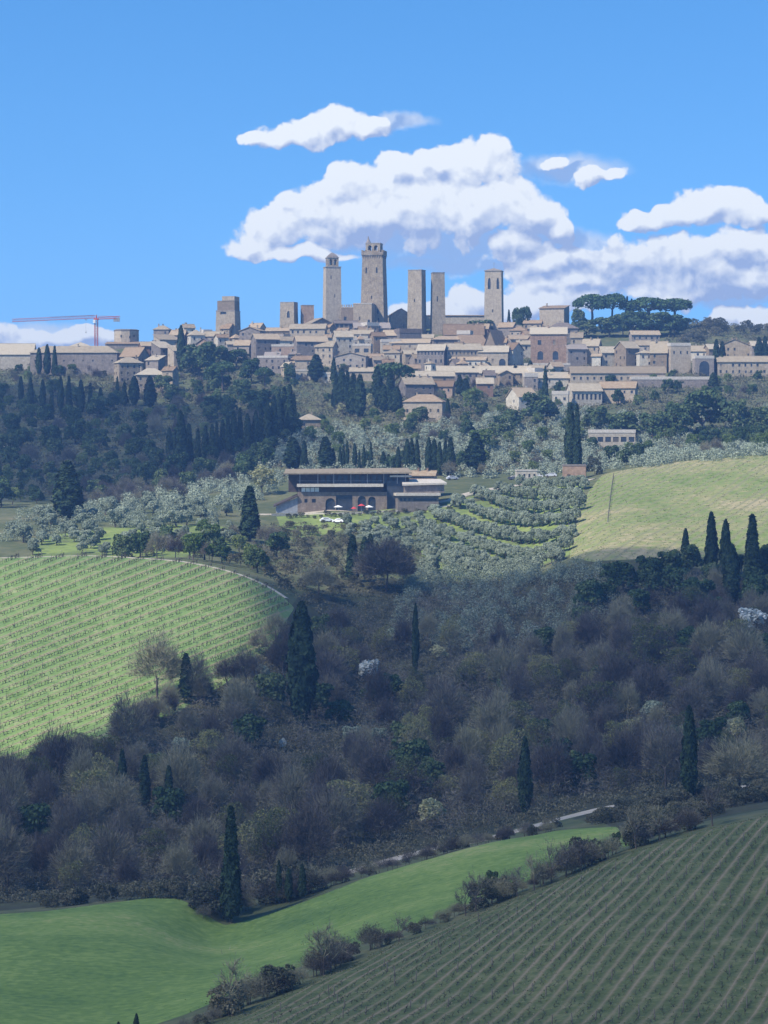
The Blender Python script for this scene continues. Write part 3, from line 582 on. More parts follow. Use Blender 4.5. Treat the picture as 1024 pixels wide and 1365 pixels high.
for a in [(627,534,14,18,'pale green round tree beside the farm road'),(641,588,17,18,'pale tree above the wide cypress'),(386,499,8,9,'yellow green bush under the town wall')]:
    blob('spring', *a[:4], a[4], None, 900)
for a in [(456,546,9,9,'yellow blossoming tree in the dark cypress group',1),(492,538,10,14,'tan blossoming tree between the dark cypresses',2),(350,640,22,20,'orange brown budding tree beside the restaurant',1)]:
    at('blossom', a[0], a[1]-a[3], a[1]+a[3], a[2]*2, a[4], None, 800, v=a[5])
at('bush', 793, 607, 634, 24, 'round silver bush beside the brick hut', None, 850)
tr_, cr_ = bare_tree(11, 5.6, 17000, 0.03, up=0.5, seed=91, fan=0.9); PROTO['bare'].append(dict(h=11, r=5.6, trunk=tr_, crown=cr_, whole=None))
at('bare', 515, 712, 800, 92, 'big dark rounded bare tree beside the slope cypress', None, 680, 800, v=5); PROTO['bare'].pop()
at('bare', 425, 745, 835, 60, 'bare budding tree on the brown slope', None, 650, 800, v=2)
at('bare', 210, 832, 935, 84, 'pale bare tree standing against the sunny vineyard', None, 480, 600, v=0)
at('bud', 866, 822, 915, 74, 'yellowish budding tree in the shaded wood', None, 500, 660, v=3)
at('bare', 985, 965, 1060, 110, 'old bare tree leaning over the farm track', None, 400, 470, v=4)
at('blossom', 843, 956, 985, 40, 'dull yellow blossoming tree beside the track cypress', None, 450, 600, v=1)
at('blossom', 984, 955, 992, 30, 'yellow green tree beside the leaning tree', None, 450, 600, v=2)
at('blossom', 491, 877, 915, 38, 'white blossoming tree in the middle of the shaded wood', None, 480, 640, v=0)
at('blossom', 377, 983, 1005, 12, 'small white blossoming tree in the shaded wood', None, 450, 640, v=0)
at('blossom', 1003, 808, 850, 50, 'white blossoming tree by the wheat field cypresses', None, 560, 700, v=0)
at('blossom', 585, 860, 885, 28, 'greenish yellow tree in the shaded wood', None, 500, 700, v=1)
at('blossom', 575, 1062, 1105, 50, 'faint yellow budding tree low in the shaded wood', None, 430, 500, v=2)
# ---------------------------------------------------------------- fills
def scatter(n, poly_px, dlo, dhi, mind, taken=None):
    """random ground points (column, distance) whose ground row lies in the polygon, min spacing in metres"""
    xs = [p[0] for p in poly_px]; out = []; tries = 0; taken = taken if taken is not None else []
    while len(out) < n and tries < n*60:
        tries += 1; D = math.sqrt(random.uniform(dlo*dlo, dhi*dhi)); px = random.uniform(min(xs), max(xs)); r = float(row_of(px, D))
        if not inpoly(px, r, poly_px): continue
        x, y, z = G(px, D)
        if any((x-a)**2+(y-b)**2 < mind*mind for a, b in taken): continue
        taken.append((x, y)); out.append((px, D))
    return out
def along(pts, n, jit):
    pts = np.array(pts, float); seg = np.linalg.norm(np.diff(pts, axis=0), axis=1); t = np.concatenate([[0], np.cumsum(seg)])
    for s in np.sort(rng.uniform(0, t[-1], n)): yield np.interp(s, t, pts[:, 0])+random.uniform(-jit, jit), np.interp(s, t, pts[:, 1])+random.uniform(-jit, jit)
# shaded valley wood
WOOD = [(-60,1120),(-60,1215),(30,1212),(130,1203),(255,1190),(330,1215),(460,1150),(640,1100),(800,1066),(1080,1025),(1080,800),(1000,800),(900,790),(800,838),(700,868),(600,868),(520,840),(400,850),(330,905),(235,945),(130,985),(0,1040)]
tk = []
for px_, py_, dm in ((866,915,500),(491,915,480),(377,1005,450),(585,885,500),(575,1105,430),(402,975,440),(700,1089,400),(919,1071,400),(554,905,440),(1003,850,560),(843,985,450),(984,992,450)):
    D_ = hit(px_, py_, dm, 720); tk += [((px_-512)*D_/F, D_-q_) for q_ in (0, 7, 14, 21)]
for px, D in along([(-30,492),(0,498),(90,505),(170,515),(235,528),(300,548),(360,582),(392,615)], 26, 3):
    plant('bare', px, D, random.uniform(6, 9.5), None, 'bare tree at the vineyard foot#', 'bare trees at the vineyard foot', sink=0.3, parts=True)
for px, D in scatter(172, WOOD, 395, 690, 7.2, tk):
    h = random.uniform(6.5, 14.5)*(1.0 if D < 600 else 0.8)
    plant('bare', px, D, h, h*random.uniform(0.5, 0.95), 'bare tree of the shaded wood#', 'bare trees of the valley wood', sink=0.3, parts=True)
UP = [(760,860),(1080,860),(1080,770),(980,765),(880,770),(820,775),(800,790)]
for px, D in scatter(28, UP, 540, 720, 6.5, tk):
    plant('oak', px, D, random.uniform(6, 10), None, 'dark evergreen of the wood edge#', 'evergreens of the valley wood', sink=0.4)
for px, D in scatter(34, WOOD, 395, 690, 5.5, tk):
    plant('oak', px, D, random.uniform(5, 8.5), None, 'dull evergreen in the bare wood#', 'evergreens in the bare wood', sink=0.4)
for px, D in scatter(95, WOOD, 395, 690, 5.0, tk):
    h = random.uniform(4.5, 11); plant('bud', px, D, h, h*random.uniform(0.6, 1.0), 'dull green budding tree#', 'budding trees of the valley wood', sink=0.4, parts=True)
for px, D in scatter(9, WOOD, 470, 690, 4.0, tk):
    plant('olive', px, D, random.uniform(3.5, 6), None, 'silvery tree among the bare ones#', 'silvery trees of the valley wood', sink=0.3, parts=False)
OL2 = [(540,790),(560,760),(640,762),(740,765),(790,760),(790,790),(700,815),(600,835),(560,830)]
# sunny grove in curving rows
n_ol = 0
GRV = [(566,700),(590,678),(640,662),(700,650),(775,642),(782,660),(770,700),(764,748),(720,764),(640,770),(575,764),(556,730)]
for r in range(-6, 6):
    for k in range(70):
        D = 905-k*2.9+random.uniform(-.5, .5); x = 14+r*14.0+k*1.12+0.003*k*k+random.uniform(-.5, .5); px = 512+x*F/D; rr = float(row_of(px, D))
        if not inpoly(px, rr, GRV) or random.random() < 0.07: continue
        h = random.uniform(3.8, 5.2); plant('olive', px, D, h, h*random.uniform(0.8, 1.0), 'silver olive tree of the grove#', 'olive trees of the sunny grove', parts=False); n_ol += 1
for px, D in scatter(34, [(455,700),(560,694),(575,720),(560,745),(500,735),(455,720)], 700, 840, 5):
    plant('olive', px, D, random.uniform(3, 4.6), None, 'olive tree on the grassy bank#', 'olive trees on the bank', parts=False); n_ol += 1
for px, D in scatter(34, [(0,728),(30,690),(120,680),(250,672),(340,668),(330,700),(240,706),(130,716),(60,735)], 710, 960, 5.0):
    plant('olive', px, D, random.uniform(4.2, 6), None, 'olive tree behind the vineyard#', 'olive trees behind the vineyard', parts=False); n_ol += 1
for px, D in scatter(46, [(20,742),(50,716),(130,706),(240,702),(320,706),(320,735),(240,740),(120,742)], 672, 860, 4.0):
    plant('olive', px, D, random.uniform(2.8, 4.8), None, 'olive tree on the green strip#', 'olive trees on the green strip', parts=False)
# brown thicket between vineyard crest and slope, brush on the slope
for px, D in scatter(44, [(150,752),(200,722),(300,712),(372,728),(372,790),(330,772),(250,750)], 655, 800, 3.2):
    k = random.choice(['oak', 'bare', 'bare', 'spring', 'bush']); plant(k, px, D, random.uniform(4, 8) if k != 'bush' else random.uniform(2, 4), None, 'tangled thicket %s#' % KIND[k][1], 'thicket over the vineyard crest', parts=False)
for px, D in scatter(90, [(345,790),(360,705),(440,696),(540,720),(560,770),(470,800),(400,815)], 640, 830, 3.0):
    plant('bush', px, D, random.uniform(1.2, 3.0), None, 'small grey scrub bush#', 'scrub bushes on the brown slope', parts=False)
# blue wood on the far side
FAR = [(-20,505),(150,545),(210,520),(300,515),(400,545),(400,590),(330,640),(250,660),(150,672),(0,690),(-20,690)]
tk2 = []
for px, D in scatter(95, FAR, 900, 1330, 8.0, tk2):
    plant('oak', px, D, random.uniform(6, 11), None, 'dark evergreen of the far wood#', 'evergreens of the far wood', sink=0.5, parts=False)
for px, D in scatter(44, FAR, 900, 1330, 7.0, tk2):
    plant('bare', px, D, random.uniform(7, 11), None, 'bare tree of the far wood#', 'bare trees of the far wood', sink=0.5, parts=False)
for px, D in scatter(26, [(90,690),(150,650),(260,625),(330,600),(345,640),(250,665),(150,680)], 880, 1060, 6.0, tk2):
    plant('bare', px, D, random.uniform(6, 9), None, 'mauve bare tree#', 'mauve bare trees', sink=0.5, parts=False)
for px, D in scatter(60, FAR, 900, 1330, 6.0, tk2):
    plant('spring', px, D, random.uniform(4.5, 8), None, 'pale green tree of the far wood#', 'pale green trees of the far wood', sink=0.5, parts=False)
UPT = {'oak': 'dark green tree', 'spring': 'fresh green tree', 'bud': 'dull budding tree', 'bare': 'bare tree'}
for n_, pg, gp in ((46, [(560,500),(700,500),(1050,496),(1050,532),(900,530),(700,532),(560,535)], 'trees close under the town'), (40, [(225,500),(400,488),(560,505),(560,530),(400,540),(230,535)], 'trees of the upper slope')):
    for px, D in scatter(n_, pg, 1150, 1380, 6.0, tk2):
        k = random.choice(['oak', 'spring', 'bud', 'bare']); plant(k, px, D, random.uniform(3.5, 6.8), None, UPT[k]+' under the walls#', gp, sink=0.3, parts=False)
MID = [(400,560),(500,520),(640,520),(760,530),(900,520),(1060,500),(1060,600),(900,612),(800,625),(640,640),(420,625)]
for px, D in scatter(62, MID, 900, 1330, 8.0, tk2):
    plant('spring', px, D, random.uniform(4.5, 8), None, 'light green tree#', 'light green trees below the town', sink=0.4, parts=False)
for px, D in scatter(50, MID, 900, 1330, 7.0, tk2):
    plant('oak', px, D, random.uniform(4.5, 7.5), None, 'dark green tree#', 'dark green trees below the town', sink=0.4, parts=False)
for px, D in scatter(22, MID, 900, 1330, 7.0, tk2):
    plant('bare', px, D, random.uniform(5, 8), None, 'bare tree on the town slope#', 'bare trees below the town', sink=0.4, parts=False)
for px, D in scatter(34, [(0,500),(40,490),(230,500),(400,490),(560,500),(560,515),(400,520),(200,530),(0,520)], 1200, 1400, 6.0, tk2):
    plant('bush', px, D, random.uniform(2.5, 5), None, 'grey green bush#', 'bushes under the town wall', sink=0.2, parts=False)
for px, D in scatter(40, [(905,470),(930,425),(1060,432),(1060,470),(960,455)], 1380, 1500, 5.0, tk2):
    plant('bush', px, D, random.uniform(3, 6), None, 'grey green shrub#', 'shrubs on the skyline slope', sink=0.2, parts=False)
for px, D in scatter(24, [(-20,487),(150,487),(160,512),(-20,512)], 1150, 1385, 5.0, tk2):
    plant(random.choice(['oak', 'bare', 'spring', 'bud']), px, D, random.uniform(4, 7.5), None, 'tree against the convent wall#', 'trees against the convent wall', sink=0.3, parts=False)
for px, py in zip(np.linspace(385, 600, 26), np.linspace(691, 680, 26)):
    plant('bush', px, hit(px, py, 780, 860)-random.uniform(1, 4), random.uniform(1.0, 2.0), None, 'low bush along the terrace wall#', 'bushes along the terrace wall', parts=False)
# long clipped-looking belt of trees above the wheat field
for i in range(13):
    px = 938+i*7.6; at('oak', px, 572-i*0.5+random.uniform(-2, 2), 600-i*0.4, 17, f'{ORD[i]} dark tree from the villa side in the long belt above the wheat field', 'belt of trees above the wheat field', 900, 1100)
# hedge between meadow and near vineyard, hedge behind the meadow
for px, D in along([(p[0], d+7) for p, d in zip(HILL_PX, HILL_D)][:8], 150, 2.5):
    big = 290 < px < 500 or px > 640
    plant('hedge', px, D, random.uniform(1.2, 2.9)*(1.15 if big else 0.6), None, 'brown thorny hedge bush#', 'bushes of the near hedge', parts=False)
for px, yt, h in [(310,1262,5.0),(432,1196,4.6),(441,1205,4.2),(532,1203,2.6),(621,1150,3.6),(634,1150,4.0),(712,1113,3.6),(735,1105,4.2),(755,1110,3.6),(775,1100,3.5),(848,1070,4.6),(690,1120,3.2),(950,1062,4.5),(880,1068,4.0)]:
    d = float(np.interp(px, [p[0] for p in HILL_PX], HILL_D))+7
    plant('sapling', px, d-3, h*1.25, None, f'leafless sapling standing {ORD[sorted([310,432,441,532,621,634,712,735,755,775,848,690,950,880]).index(px)]} along the near hedge from its lower end', 'saplings in the near hedge')
for px, h, w, l in [(655,3.6,1.9,'ivy covered stump tree with split top in the near hedge'),(807,2.0,1.1,'small round ivy tree in the hedge top, next to its twin'),(821,2.4,1.3,'taller twin of the small ivy trees in the hedge top'),(430,2.4,1.1,'dark ivy clump in the middle of the near hedge')]:
    plant('oak', px, float(np.interp(px, [p[0] for p in HILL_PX], HILL_D))+8, h, w, l)
for px, D in along([(268,352),(330,362),(400,366),(460,372),(560,380),(660,388),(740,394)], 120, 3):
    plant('hedge', px, D, random.uniform(1.4, 3.4)*(1.5 if px < 420 else 0.75 if px > 480 else 1), None, 'grey brown hedge bush#', 'bushes of the far meadow hedge', parts=False)
for px, D in along([(60,362),(120,364),(210,362),(250,360)], 26, 2):
    plant('bush', px, D, random.uniform(1.2, 2.8), None, 'dark bush at the meadow edge#', 'bushes along the wood edge', parts=False)
for px, D in along([(840,345),(900,340),(960,350),(900,372),(820,385),(790,398),(860,402),(930,408),(1040,415),(1060,380),(960,372)], 150, 7):
    plant('bramble', px, D, random.uniform(1.2, 2.6), None, 'dark bramble bush#', 'brambles under the farm track', parts=False)
for px, yt in [(182,1346),(158,1352)]:
    plant('cypress', px, 246, (1372-yt)*246/F, 0.5, 'tiny dark conifer tip at the near meadow edge, %s' % ('taller' if px > 170 else 'shorter'))
# ---------------------------------------------------------------- masses nobody could count
def mass(name, label, pts, nper, rad, hgt, size, mat, group=None, cat=None, lift=0.0, asp=1.0):
    Ps, Ns = [], []
    for (px, D) in pts:
        x, y, z = G(px, D); s = random.uniform(0.6, 1.25); n = int(nper*s); d = unit(rng.normal(size=(n, 3))); d[:, 2] = np.abs(d[:, 2])
        Ps.append(np.array([x, y, z+lift])+d*np.array([rad*s, rad*s, hgt*s])*rng.uniform(0.7, 1.05, (n, 1))); Ns.append(unit(d+rng.normal(size=(n, 3))*0.6))
    P = np.concatenate(Ps); V, Fq = leaf_quads(P, np.concatenate(Ns), size*rng.uniform(0.6, 1.3, len(P)), asp)
    return tag(obj(name, mesh_np(name, V, Fq, [mat])), label, cat, None, 'stuff')
def rnd_pts(n, poly, dlo, dhi):
    out = []; xs = [p[0] for p in poly]
    while len(out) < n:
        px = rng.uniform(min(xs), max(xs), 4000); D = np.sqrt(rng.uniform(dlo**2, dhi**2, 4000)); r = row_of(px, D); k = inpoly(px, r, poly); out += list(zip(px[k], D[k]))
    return out[:n]
OLS = [(380,640),(330,690),(0,705),(0,690),(200,660),(345,600),(400,570),(520,575),(640,560),(760,548),(900,560),(1060,545),(1060,605),(930,618),(810,628),(700,640),(620,640)]
pts = rnd_pts(1250, OLS, 880, 1180)
mass('distant_olive_trees', 'silver grove of olive trees covering the slope behind the restaurant', pts, 190, 2.3, 3.6, 0.24, m_olive)
mass('shaded_olive_grove', 'silver grey olives in cloud shade running down from the sunny grove into the wood', rnd_pts(230, [(540,775),(560,755),(640,760),(740,764),(800,758),(820,830),(700,865),(600,870),(520,850)], 570, 765), 420, 2.1, 3.8, 0.15, m_olive)
mass('olive_grove', 'silver olives filling the strip behind the sunny vineyard', rnd_pts(70, [(0,724),(30,690),(120,680),(250,672),(340,668),(330,696),(240,702),(130,712),(60,728)], 720, 960), 300, 2.3, 4.0, 0.17, m_olive)
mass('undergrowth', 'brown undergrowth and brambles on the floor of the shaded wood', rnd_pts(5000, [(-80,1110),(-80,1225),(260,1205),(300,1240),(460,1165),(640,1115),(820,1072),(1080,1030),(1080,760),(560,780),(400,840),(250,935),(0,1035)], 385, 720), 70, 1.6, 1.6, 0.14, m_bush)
mass('scrub', 'low scrub covering the slope below the town', rnd_pts(9500, [(-20,470),(400,470),(700,460),(880,470),(900,428),(1060,428),(1060,600),(640,640),(300,670),(0,690)], 960, 1500), 30, 2.3, 2.0, 0.30, m_bush)
mass('bare_thicket', 'fuzzy mauve thicket of bare saplings filling the shaded wood', rnd_pts(2200, [(-80,1090),(-80,1200),(260,1190),(300,1215),(460,1150),(640,1105),(820,1062),(1080,1020),(1080,780),(560,800),(410,850),(300,930),(0,1060)], 395, 700), 110, 2.6, 4.6, 0.035, m_twig, asp=14.0)
mass('hillside_brush', 'dry brush on the brown slope below the restaurant', rnd_pts(900, [(350,790),(360,700),(430,696),(540,706),(570,760),(500,800),(400,830)], 630, 830), 26, 1.1, 0.9, 0.2, m_bush)
mass('meadow_grass', 'tufts of grass growing over the green meadow', rnd_pts(9000, MEAD, 255, 372), 5, 0.35, 0.10, 0.06, noise_mat('meadow_tufts', [(0.3, (0.12,0.18,0.05)), (0.5, (0.17,0.24,0.07)), (0.7, (0.30,0.32,0.13))], 0.05, island=0.5, transl=0.2))
mass('weeds', 'weeds and grass tufts between the young vine rows', rnd_pts(16000, [(200,1400)]+HILL_PX[1:]+[(1100,1400)], 190, 300), 5, 0.28, 0.16, 0.055, noise_mat('weed_tufts', [(0.3, (0.06,0.075,0.03)), (0.5, (0.11,0.125,0.05)), (0.7, (0.24,0.21,0.12))], 0.08, island=0.6, transl=0.2))
mass('wheat_tufts', 'patchy young wheat and grass on the sunny hill field', rnd_pts(9000, WH, 680, 900), 5, 0.6, 0.25, 0.14, noise_mat('wheat_tuft_leaves', [(0.35, (0.10,0.14,0.04)), (0.5, (0.19,0.22,0.075)), (0.65, (0.34,0.29,0.16))], 0.03, island=0.5, transl=0.2))
# ---------------------------------------------------------------- vines
m_wood = noise_mat('weathered_post', [(0.3, (0.10,0.085,0.07)), (0.7, (0.22,0.19,0.15))], 4)
m_vinewood = noise_mat('vine_wood', [(0.3, (0.045,0.035,0.03)), (0.6, (0.08,0.065,0.05)), (0.8, (0.14,0.14,0.07))], 0.6, island=0.4)
def clip_line(p0, d, poly, smax, step=1.0):
    s = np.arange(-smax, smax, step); x = p0[0]+d[0]*s; y = p0[1]+d[1]*s; k = inpoly(x, y, poly) & (y > 60)
    return s[k]
def straight_rows(poly, dirv, nor, sp, step, smax=500, only=None):
    P = np.array(poly); pr = P@nor; rows = []; cs = P.mean(0)@dirv
    for k in range(int(math.floor(pr.min()/sp)), int(math.ceil(pr.max()/sp))+1):
        base = nor*((k+.5)*sp)+dirv*cs; s = clip_line(base, dirv, poly, smax, step)
        if len(s) < 6: continue
        x = base[0]+dirv[0]*s; y = base[1]+dirv[1]*s; px = 512+x*F/y; keep = (px > -60) & (px < 1090) & (y > 185)
        if only is not None: keep &= only(x, y)
        if keep.sum() >= 6: rows.append((x[keep], y[keep]))
    return rows
def slope_rows(poly, step):
    rows = []; Dg = np.arange(490, 662, 0.5); pxs = np.arange(-60, 400, 2.0)
    for c in range(60, 104):
        X, Y = [], []
        for px in pxs:
            f = row_of(np.full(len(Dg), px), Dg)-((c+.5)*VSTEP-VSLOPE*px); k = np.nonzero((f[:-1] > 0) & (f[1:] <= 0))[0]
            if len(k): D = Dg[k[0]]+.5*f[k[0]]/(f[k[0]]-f[k[0]+1]); X.append((px-512)*D/F); Y.append(D)
        if len(X) < 8: continue
        X, Y = np.array(X), np.array(Y); t = np.concatenate([[0], np.cumsum(np.hypot(np.diff(X), np.diff(Y)))]); s = np.arange(0, t[-1], step); x = np.interp(s, t, X); y = np.interp(s, t, Y)
        k = sdf(x, y, poly) > 1.5
        if k.sum() >= 8: rows.append((x[k], y[k]))
    return rows
def vine_rows(rows, vine_step, vh, post_step, post_h, label, group, wire=True, thick=1.0, fill=.93):
    pm = MB().lathe([(0.05, -0.3), (0.045, post_h)], 6).mesh('post', m_wood)
    for i, (x, y) in enumerate(rows):
        n = len(x); s = np.arange(n)*vine_step; gx_, gy_ = np.gradient(x), np.gradient(y); gl = np.hypot(gx_, gy_); dx, dy = gx_/gl, gy_/gl
        jx = x+rng.normal(0, .1, n); jy = y+rng.normal(0, .1, n); z = zw(jx, jy); o0 = np.stack([jx, jy, z], 1)
        c0 = o0.mean(0); e = empty('vine_row', tuple(c0)); tag(e, label(i, len(rows)), 'vine row', group)
        V = []; Fs = []
        def sticks(a, b, w):
            m_ = len(a); d = b-a; sd = unit(np.cross(d, rng.normal(size=(m_, 3))))*w; up_ = unit(np.cross(d, sd))*w
            base_i = sum(len(v) for v in V); V.append(np.stack([a-sd, a+sd, a+up_, b], 1).reshape(-1, 3))
            q = base_i+4*np.arange(m_)[:, None]; Fs.append(np.concatenate([q+np.array([0, 1, 3]), q+np.array([1, 2, 3]), q+np.array([2, 0, 3])]))
        keep = rng.random(n) < fill; a = o0[keep]; dx, dy = dx[keep], dy[keep]; m_ = len(a)
        top = a+np.stack([rng.normal(0, .12, m_), rng.normal(0, .12, m_), vh*rng.uniform(.4, .62, m_)], 1); sticks(a-[0, 0, .1], top+[0, 0, .1], 0.075*thick)
        for sgn in (-1, 1):
            L_ = vine_step*rng.uniform(.4, .75, m_); arm = top+np.stack([dx*sgn*L_, dy*sgn*L_, rng.uniform(0, .2, m_)], 1); sticks(top, arm, 0.045*thick)
            for _ in range(2):
                st = top+(arm-top)*rng.uniform(.2, 1, (m_, 1)); sticks(st, st+np.stack([rng.normal(0, .15, m_), rng.normal(0, .15, m_), vh*rng.uniform(.15, .5, m_)], 1), 0.022*thick)
        obj('vines', mesh_np('vines', np.concatenate(V)-c0, np.concatenate(Fs).astype(np.int32), [m_vinewood]), e)
        ki = np.arange(random.randrange(3), n, max(1, int(post_step/vine_step)))[:60]
        if wire and len(ki) > 1:
            wm = MB(); q = [Vector((x[t], y[t], float(zw(x[t], y[t]))+post_h*0.6)) for t in ki]
            for a1, b1 in zip(q[:-1], q[1:]): wm.bar(a1-Vector(c0), b1-Vector(c0), 0.025, n=3)
            obj('wire', wm.mesh('wire', m_vinewood), e)
        for t in ki:
            p = obj('post', pm, e, (x[t]-c0[0], y[t]-c0[1], float(zw(x[t], y[t]))-c0[2])); p.rotation_euler = (random.uniform(-.08, .08), random.uniform(-.08, .08), 0); p.scale = (1, 1, random.uniform(.8, 1.1))
def ordw(i):
    i += 1; return f"{i}{'th' if 10 <= i % 100 <= 20 else {1:'st',2:'nd',3:'rd'}.get(i % 10,'th')}"
vine_rows(slope_rows(P_VINE, 0.9), 0.9, 1.25, 6.0, 1.7, lambda i, n: f'bare vine row in the sunny vineyard, {ordw(i)} of {n} counted down the slope', 'vine rows of the sunny vineyard', thick=1.9, fill=.96)
vine_rows(straight_rows(P_HILL, HDIR, HNOR, HSP, 1.1, only=lambda x, y: sdf(x, y, P_HILL) > 5), 1.1, 0.5, 16.0, 1.0, lambda i, n: f'low young vine row on the near shaded hill, {ordw(i)} of {n} counted across', 'vine rows of the near hill', wire=False, thick=.75, fill=.8)
# ---------------------------------------------------------------- building materials
def wall_mat(name, a, b, c):
    m = noise_mat(name, [(0.28, a), (0.5, b), (0.72, c)], 0.35, scale2=2.2, objrand=0.6, bump=0.05, rough=0.95, spec=0.1)
    t = m.node_tree; p = next(x for x in t.nodes if x.type == 'BSDF_PRINCIPLED'); base = p.inputs['Base Color'].links[0].from_socket; tcn = next(x for x in t.nodes if x.type == 'TEX_COORD')
    br = t.nodes.new('ShaderNodeTexBrick'); br.inputs['Scale'].default_value = 1; br.inputs['Brick Width'].default_value = 0.9; br.inputs['Row Height'].default_value = 0.45; br.inputs['Mortar Size'].default_value = 0.02
    br.inputs['Color1'].default_value = (1, 1, 1, 1); br.inputs['Color2'].default_value = (0.78, 0.76, 0.74, 1); br.inputs['Mortar'].default_value = (0.62, 0.6, 0.58, 1)
    sp = t.nodes.new('ShaderNodeSeparateXYZ'); cb = t.nodes.new('ShaderNodeCombineXYZ'); t.links.new(tcn.outputs['Object'], sp.inputs[0])
    t.links.new(mth('ADD', sp.outputs[0], sp.outputs[1], tree=t), cb.inputs[0]); t.links.new(sp.outputs[2], cb.inputs[1]); t.links.new(cb.outputs[0], br.inputs['Vector'])
    mx = t.nodes.new('ShaderNodeMix'); mx.data_type = 'RGBA'; mx.blend_type = 'MULTIPLY'; mx.inputs[0].default_value = 0.8; t.links.new(base, mx.inputs[6]); t.links.new(br.outputs[0], mx.inputs[7]); base = mx.outputs[2]
    # weather streaks that run down the wall
    st = t.nodes.new('ShaderNodeTexNoise'); st.inputs['Scale'].default_value = 1.3; st.inputs['Detail'].default_value = 5; mp = t.nodes.new('ShaderNodeMapping'); mp.inputs['Scale'].default_value = (1, 1, 0.45); t.links.new(tcn.outputs['Object'], mp.inputs[0]); t.links.new(mp.outputs[0], st.inputs[0])
    r = t.nodes.new('ShaderNodeMapRange'); r.inputs[1].default_value = 0.35; r.inputs[2].default_value = 0.7; r.inputs[3].default_value = 0.78; r.inputs[4].default_value = 1.1; t.links.new(st.outputs[0], r.inputs[0])
    mx2 = t.nodes.new('ShaderNodeMix'); mx2.data_type = 'RGBA'; mx2.blend_type = 'MULTIPLY'; mx2.inputs[0].default_value = 1; t.links.new(base, mx2.inputs[6]); t.links.new(r.outputs[0], mx2.inputs[7]); t.links.new(mx2.outputs[2], p.inputs['Base Color'])
    return m
WALLS = [wall_mat('tan_stone', (0.27,0.21,0.15), (0.38,0.31,0.22), (0.47,0.39,0.29)), wall_mat('grey_stone', (0.22,0.19,0.165), (0.32,0.27,0.23), (0.40,0.35,0.29)),
         wall_mat('pale_plaster', (0.46,0.40,0.31), (0.56,0.50,0.40), (0.64,0.58,0.47)), wall_mat('rosy_brick', (0.27,0.17,0.12), (0.38,0.26,0.18), (0.45,0.33,0.25))]
def roof_mat(name, a, b, c):
    m = noise_mat(name, [(0.25, a), (0.5, b), (0.75, c)], 0.7, scale2=4.0, objrand=0.5, rough=0.9, spec=0.1)
    t = m.node_tree; p = next(x for x in t.nodes if x.type == 'BSDF_PRINCIPLED'); tcn = next(x for x in t.nodes if x.type == 'TEX_COORD')
    w = t.nodes.new('ShaderNodeTexWave'); w.inputs['Scale'].default_value = 1.6; w.inputs['Distortion'].default_value = 0.6; w.inputs['Detail'].default_value = 2; t.links.new(tcn.outputs['Object'], w.inputs[0])
    b = t.nodes.new('ShaderNodeBump'); b.inputs['Distance'].default_value = 0.05; t.links.new(w.outputs[0], b.inputs['Height']); t.links.new(b.outputs[0], p.inputs['Normal']); return m
ROOFS = [roof_mat('clay_tiles', (0.20,0.135,0.085), (0.31,0.22,0.14), (0.41,0.32,0.215)), roof_mat('pale_tiles', (0.26,0.205,0.14), (0.36,0.295,0.205), (0.46,0.39,0.285)), roof_mat('dark_tiles', (0.15,0.12,0.10), (0.24,0.20,0.17), (0.32,0.27,0.23))]
m_glass = noise_mat('dark_window', [(0.3, (0.02,0.024,0.03)), (0.7, (0.05,0.055,0.065))], 0.5, rough=0.25, spec=0.5)
m_shut = noise_mat('shutter_paint', [(0.3, (0.10,0.09,0.075)), (0.7, (0.2,0.17,0.13))], 2, objrand=0.6)
m_trim = noise_mat('pale_stone_trim', [(0.3, (0.42,0.37,0.3)), (0.7, (0.56,0.5,0.42))], 1.5)
m_whitep = noise_mat('white_paint', [(0.3, (0.66,0.66,0.64)), (0.7, (0.8,0.8,0.78))], 1.0)
m_metal = noise_mat('grey_metal', [(0.3, (0.2,0.21,0.22)), (0.7, (0.32,0.33,0.34))], 1.0, rough=0.5, spec=0.5)
m_red = noise_mat('crane_red', [(0.3, (0.42,0.07,0.05)), (0.7, (0.55,0.13,0.09))], 0.5, rough=0.5)
m_dark = noise_mat('dark_timber', [(0.3, (0.05,0.038,0.033)), (0.7, (0.09,0.07,0.06))], 1.0)
m_brick = noise_mat('red_brick', [(0.3, (0.22,0.10,0.07)), (0.7, (0.36,0.18,0.12))], 1.0, scale2=6)
